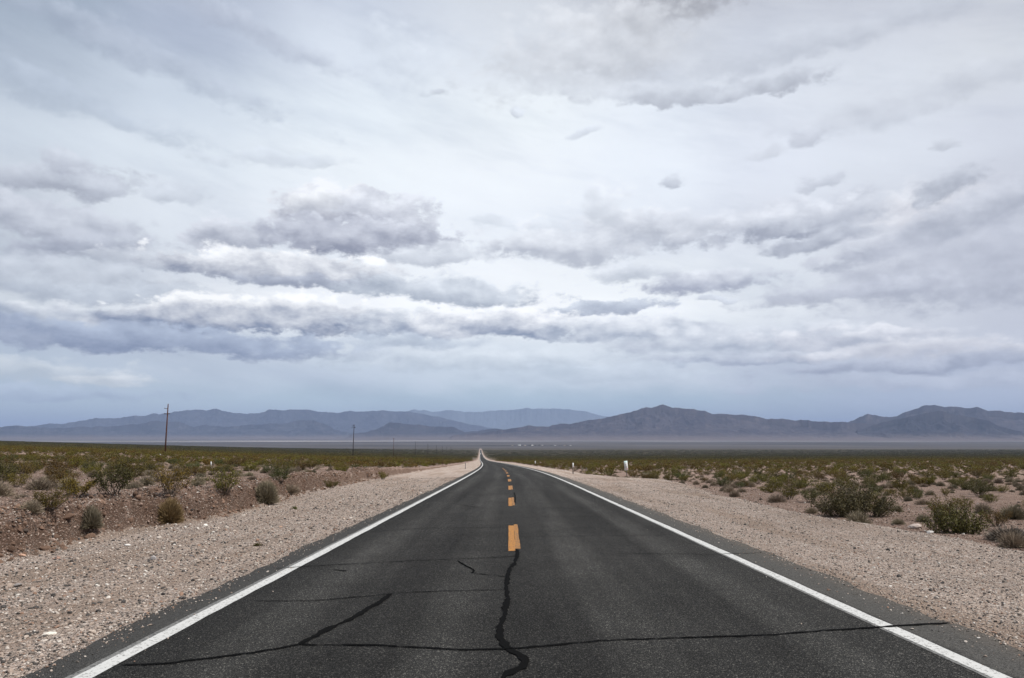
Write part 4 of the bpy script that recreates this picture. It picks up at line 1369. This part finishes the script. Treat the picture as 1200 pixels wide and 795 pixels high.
# ------------------------------------------------------------------ utility poles
wood = simple_mat('brown_pole_wood', (.075, .036, .024), .9, .15, .35, 6)
wood_g = simple_mat('weathered_pole_wood', (.034, .027, .024), .9, .1, .3, 6)
porc = simple_mat('insulator_glaze', (.16, .17, .18), .3, .5, .1)
steel = simple_mat('galvanised_steel', (.30, .30, .30), .5, .5, .1)
def pole(px, py, ptop, arms, mat, lab, rz, lean=0.0, rad=.15):
    x, y, z = ground_at(px, py)
    d = y
    H = (py - ptop) / FPX * d * 1.0
    o = empty('utility_pole', (x, y, z), rz)
    tag(o, lab, 'utility pole', 'utility poles along the road')
    mb = MB()
    mb.tube([(0, 0, -.6), (lean * .3, 0, H * .4), (lean, 0, H)], [rad * 1.6, rad * 1.45, rad * 1.1], 10)
    mb.build('shaft', mat, o, True)
    for (dz, x0, x1, tilt) in arms:
        mb = MB(); zc = H - dz
        mb.tube([(x0, -.16, zc + tilt), (x1, -.16, zc)], .11, 6)
        am_ = mb.build('crossarm', mat, o)
        for xi in sorted({x0 + .08, x1 - .08} | ({0.5 * (x0 + x1) + .45} if x1 - x0 > 2 else set())):
            if abs(xi) < .2: continue
            mb = MB()
            zi_ = zc + tilt * (x1 - xi) / (x1 - x0)
            mb.tube([(xi, -.16, zi_ + .05), (xi, -.16, zi_ + .14), (xi, -.16, zi_ + .18), (xi, -.16, zi_ + .30)], [.02, .03, .09, .05], 8)
            mb.build('insulator', porc, am_, True)
    mb = MB(); mb.tube([(lean, 0, H), (lean, 0, H + .12), (lean + .02, 0, H + .30)], [.035, .06, .03], 8)
    mb.build('insulator', porc, o, True)
    return o


pole(193.5, 531, 474.5, [(1.75, -1.1, .08, .12), (3.65, -1.15, 1.15, .0)], wood, 'tall red-brown utility pole nearest the camera, left of the road', 0.0, .18, .17)
pole(413.5, 536, 498.5, [(.35, -.65, .5, 0), (.95, -1.2, .1, -.12), (2.1, -1.4, 1.2, -.1), (2.0, .1, 1.5, .5)], wood_g, 'second utility pole, with two crowded crossarms and insulators', .1, .35, .17)
pole(461, 535, 513.8, [(.4, -1.2, .1, 0), (1.2, -.1, 1.3, .4)], wood, 'third utility pole from the camera, with a drooping arm at its top', .1, 0, .17)
pole(486.5, 533.6, 518.0, [(.6, -1.0, 1.0, 0)], wood_g, 'fourth utility pole from the camera, bare looking and thin', .1, 0, .22)
pole(501.3, 532.6, 520.4, [(.6, -1.0, 1.0, 0)], wood_g, 'fifth utility pole from the camera in the row left of the road', .1, 0, .22)
for i, (px, pb, pt) in enumerate([(511.5, 531.8, 522), (518.4, 531.3, 523.2), (523.5, 530.8, 523.8), (528.4, 530.4, 524.2)]):
    pole(px, pb, pt, [(.6, -1.0, 1.0, 0)], wood_g, '%s utility pole from the camera, a mere line above the scrub' % ('sixth', 'seventh', 'eighth', 'ninth')[i], .1, 0, .24)

# ------------------------------------------------------------------ roadside signs and markers
sign_white = simple_mat('white_sign_sheet', (.70, .71, .70), .45, .4, .04, 3)
sign_black = simple_mat('black_sign_print', (.02, .02, .02), .6, .3, .1)
sign_red = simple_mat('red_sign_print', (.35, .05, .06), .6, .3, .1)
sign_teal = simple_mat('pale_teal_sticker', (.45, .62, .58), .5, .3, .1)
post_grey = simple_mat('dark_steel_post', (.075, .075, .08), .6, .4, .2)
post_brown = simple_mat('brown_flexible_post', (.15, .12, .105), .8, .2, .2)

x, y, z = ground_at(734.8, 559)
k_ = y / FPX
ms = empty('milepost_sign', (x, y, z), -.12)
tag(ms, 'white milepost sign with dark characters, leaning on a dark post at right', 'sign')
ms.rotation_euler = (0, R(-4.5), -.10)
mb = MB(); mb.box((-.032, -.0, -.3), (.032, .035, 18.3 * k_), .006); mb.build('post', post_grey, ms)
pw, pb_, pt_ = 4.1 * k_, 7.4 * k_, 18.3 * k_
mb = MB(); mb.box((-pw / 2, -.012, pb_), (pw / 2, -.002, pt_), .003)
plate = mb.build('plate', sign_white, ms)
mb = MB(); mb.box((-pw / 2 + .02, -.0155, pt_ - 1.7 * k_), (pw / 2 - .02, -.0145, pt_ - .35 * k_)); mb.build('sticker', sign_teal, plate)
def glyph(rows, cx_, cz_, w, h, mat):
    mb = MB(); n = len(rows); m = len(rows[0])
    for j, rw in enumerate(rows):
        for i, ch in enumerate(rw):
            if ch == '#':
                x0 = cx_ - w / 2 + w * i / m; z0 = cz_ + h / 2 - h * (j + 1) / n
                mb.box((x0, -.0155, z0), (x0 + w / m - .0005, -.0145, z0 + h / n - .0005))
    return mb.build('character', mat, plate)
glyph(('.##.', '#..#', '...#', '..#.', '.#..', '####'), -.01, pb_ + 6.6 * k_, 1.3 * k_, 1.6 * k_, sign_black)
glyph(('.##.', '#..#', '.##.', '#..#', '#..#', '.##.'), 0, pb_ + 3.9 * k_, 1.5 * k_, 1.9 * k_, sign_black)
glyph(('##', '##'), pw * .27, pb_ + 1.9 * k_, .9 * k_, .8 * k_, sign_red)


def delineator(px, py, ptop, lab, w=.1, frac=.38, mat=None, white_top=True):
    x, y, z = ground_at(px, py)
    H = (py - ptop) / FPX * y
    o = empty('marker_post', (x, y, z), 0)
    tag(o, lab, 'marker post', 'roadside marker posts')
    mb = MB(); mb.box((-w * .4, 0, -.3), (w * .4, .025, H * (1 - frac) if white_top else H), .004); mb.build('post', mat or post_brown, o)
    if white_top:
        mb = MB(); mb.box((-w / 2, -.012, H * (1 - frac) - .02), (w / 2, .0, H), .004); mb.build('reflector_plate', sign_white, o)
    return o


delineator(671.6, 555.6, 543, 'slim marker post with white top at the right gravel edge, left of the milepost', .13)
delineator(627.3, 546, 540.5, 'tiny white-topped marker post far down the right side of the road', .22, .5)
delineator(247, 552, 541.5, 'white-topped thin stake among the bushes left of the first pole', .08, .5)
delineator(187.5, 535, 532.4, 'small white stake at the foot of the nearest utility pole', .3, .9)
delineator(545.3, 549.8, 542.5, 'dark thin marker post on the left gravel slope beside the bend', .10, .3, post_grey, False)
delineator(687, 554, 548, 'short dark stub post just right of the white-topped marker', .09, .3, post_grey, False)

# ------------------------------------------------------------------ far white van
van_w = simple_mat('white_van_paint', (.82, .82, .80), .3, .5, .03)
glass = simple_mat('dark_glass', (.02, .025, .03), .1, .6, .1)
tyre = simple_mat('tyre_rubber', (.02, .02, .02), .9, .2, .1)
sv = 2350.0
vo = empty('van', (float(road_x(sv)) - 1.3, sv, float(road_z(sv)) + ROAD_DZ), 0.04)
tag(vo, 'tiny white van on the road where it vanishes in the distance', 'van')
mb = MB()
prof = [(-2.7, .5), (-2.75, 1.1), (-2.3, 1.35), (-1.7, 2.2), (-1.4, 2.75), (2.7, 2.75), (2.75, .5)]
n = len(prof)
V = [(-1.1, a_, b_) for a_, b_ in prof] + [(1.1, a_, b_) for a_, b_ in prof]
mb.add(V, [(j, (j + 1) % n, n + (j + 1) % n, n + j) for j in range(n)], [(0, k, k + 1) for k in range(1, n - 1)] + [(n, n + k + 1, n + k) for k in range(1, n - 1)])
mb.build('body', van_w, vo)
mb = MB(); mb.add([(-.95, -2.27, 1.43), (.95, -2.27, 1.43), (.9, -1.75, 2.17), (-.9, -1.75, 2.17)], [(0, 1, 2, 3)]); mb.build('windscreen', glass, vo)
for wx_ in (-1.0, 1.0):
    for wy_ in (-1.7, 1.7):
        mb = MB(); mb.tube([(wx_ - .12, wy_, .38), (wx_ + .12, wy_, .38)], .38, 14); mb.build('wheel', tyre, vo)

# ------------------------------------------------------------------ far settlement
wall_w = simple_mat('pale_house_wall', (.46, .455, .44), .8, .2, .08)
wall_t = simple_mat('tan_house_wall', (.40, .34, .28), .8, .2, .08)
roof_m = simple_mat('grey_roof', (.16, .15, .15), .8, .2, .1)
roof_l = simple_mat('light_metal_roof', (.42, .42, .42), .5, .3, .1)
tree_leaf = leaf_mat('tree_leaf', (.028, .034, .020), (.05, .056, .03), trans=.1)
ST = 6900.0
def far_xyz(px, s=ST):
    x = (px - CX) / FPX * s * 1.0
    return x, s, float(height(x, s))
BLD = [(608.5, 22, 11, wall_w, roof_l, 'white gabled building, brightest of the distant settlement'),
       (600.5, 14, 6, wall_t, roof_m, 'low tan building left of the brightest white one in the distance'),
       (615, 18, 7, wall_t, roof_m, 'dark roofed building right of the brightest white one'),
       (623.5, 15, 9, wall_w, roof_l, 'pale tall building near the middle of the distant settlement'),
       (635, 16, 6, wall_t, roof_l, 'flat pale building right of the middle of the distant settlement'),
       (650, 18, 7, wall_w, roof_m, 'small white house in the right half of the distant settlement'),
       (661, 14, 6, wall_t, roof_m, 'last but one house at the right of the distant settlement'),
       (668, 12, 5, wall_w, roof_l, 'lonely pale house at the right end of the distant settlement')]
for i, (px, w, h, wm, rm, lab) in enumerate(BLD):
    x, y, z = far_xyz(px, ST + (i % 3) * 60)
    o = empty('house', (x, y, z), (i % 4) * .12 - .2)
    tag(o, lab, 'house', 'houses of the distant settlement')
    mb = MB(); mb.box((-w / 2, -6, -1), (w / 2, 6, h * .68)); mb.build('wall', wm, o)
    mb = MB(); e_ = w / 2 + .5
    mb.add([(-e_, -6.5, h * .68 + .02), (e_, -6.5, h * .68 + .02), (e_, 6.5, h * .68 + .02), (-e_, 6.5, h * .68 + .02), (-e_, 0, h), (e_, 0, h)],
           [(0, 1, 5, 4), (2, 3, 4, 5), (3, 2, 1, 0)], [(0, 4, 3), (1, 2, 5)])
    mb.build('roof', rm, o)
    mb = MB()
    mb.box((-w * .3, -6.04, 1.0), (-w * .12, -6.003, 2.6)); mb.build('window', glass, o)
    mb = MB()
    mb.box((w * .12, -6.04, 1.0), (w * .3, -6.003, 2.6)); mb.build('window', glass, o)

def tree_meshes(seed, h, w):
    r = np.random.default_rng(seed)
    C = []
    mb = MB(); mb.tube([(0, 0, -.5), (.1, 0, h * .3), (.2, .1, h * .7)], [.35, .25, .1], 6)
    for i in range(9):
        a_ = r.uniform(0, 6.28); q = r.uniform(.15, .8)
        c = np.array([math.cos(a_) * w * .5 * q, math.sin(a_) * w * .5 * q, h * r.uniform(.35, .85)])
        mb.tube([(0.05, 0, h * .28), c * np.array([.5, .5, .85]), c], [.12, .08, .04], 4)
        d = r.normal(size=(70, 3)); d /= np.linalg.norm(d, axis=1)[:, None]
        C.append(c + d * r.uniform(.3, 1, 70)[:, None] * np.array([w * .26, w * .26, h * .17]))
    LV, LQ = leaf_cloud(np.concatenate(C), .8, .7, .4, seed)
    return mesh('tree_crown', LV, LQ, tree_leaf), mesh('tree_trunk', np.concatenate(mb.V), [np.concatenate(mb.Q), np.concatenate(mb.T)], bark)
TM = [tree_meshes(s, 9, 10) for s in (1, 2, 3)]
TREES = list(np.arange(566, 599, 1.5)) + [603.5, 611.5, 613, 617.5, 620, 621.5, 627, 631.5, 638, 645, 646.5, 655, 657, 664]
for i, px in enumerate(TREES):
    x, y, z = far_xyz(px, ST - 50 + float(r_.uniform(-30, 80)))
    k = 1.25 if px in (620, 621.5, 631.5) else float(r_.uniform(.45, .8)) if px < 600 else float(r_.uniform(.55, .95))
    lab = 'low dark tree in the far windbreak row left of the settlement' if px < 600 else 'dark tree between the houses of the distant settlement'
    plant('tree', TM[i % 3], ('crown', 'trunk'), (x, y, z - .2), k, i * 1.1, lab, 'tree', 'windbreak trees' if px < 600 else 'settlement trees')
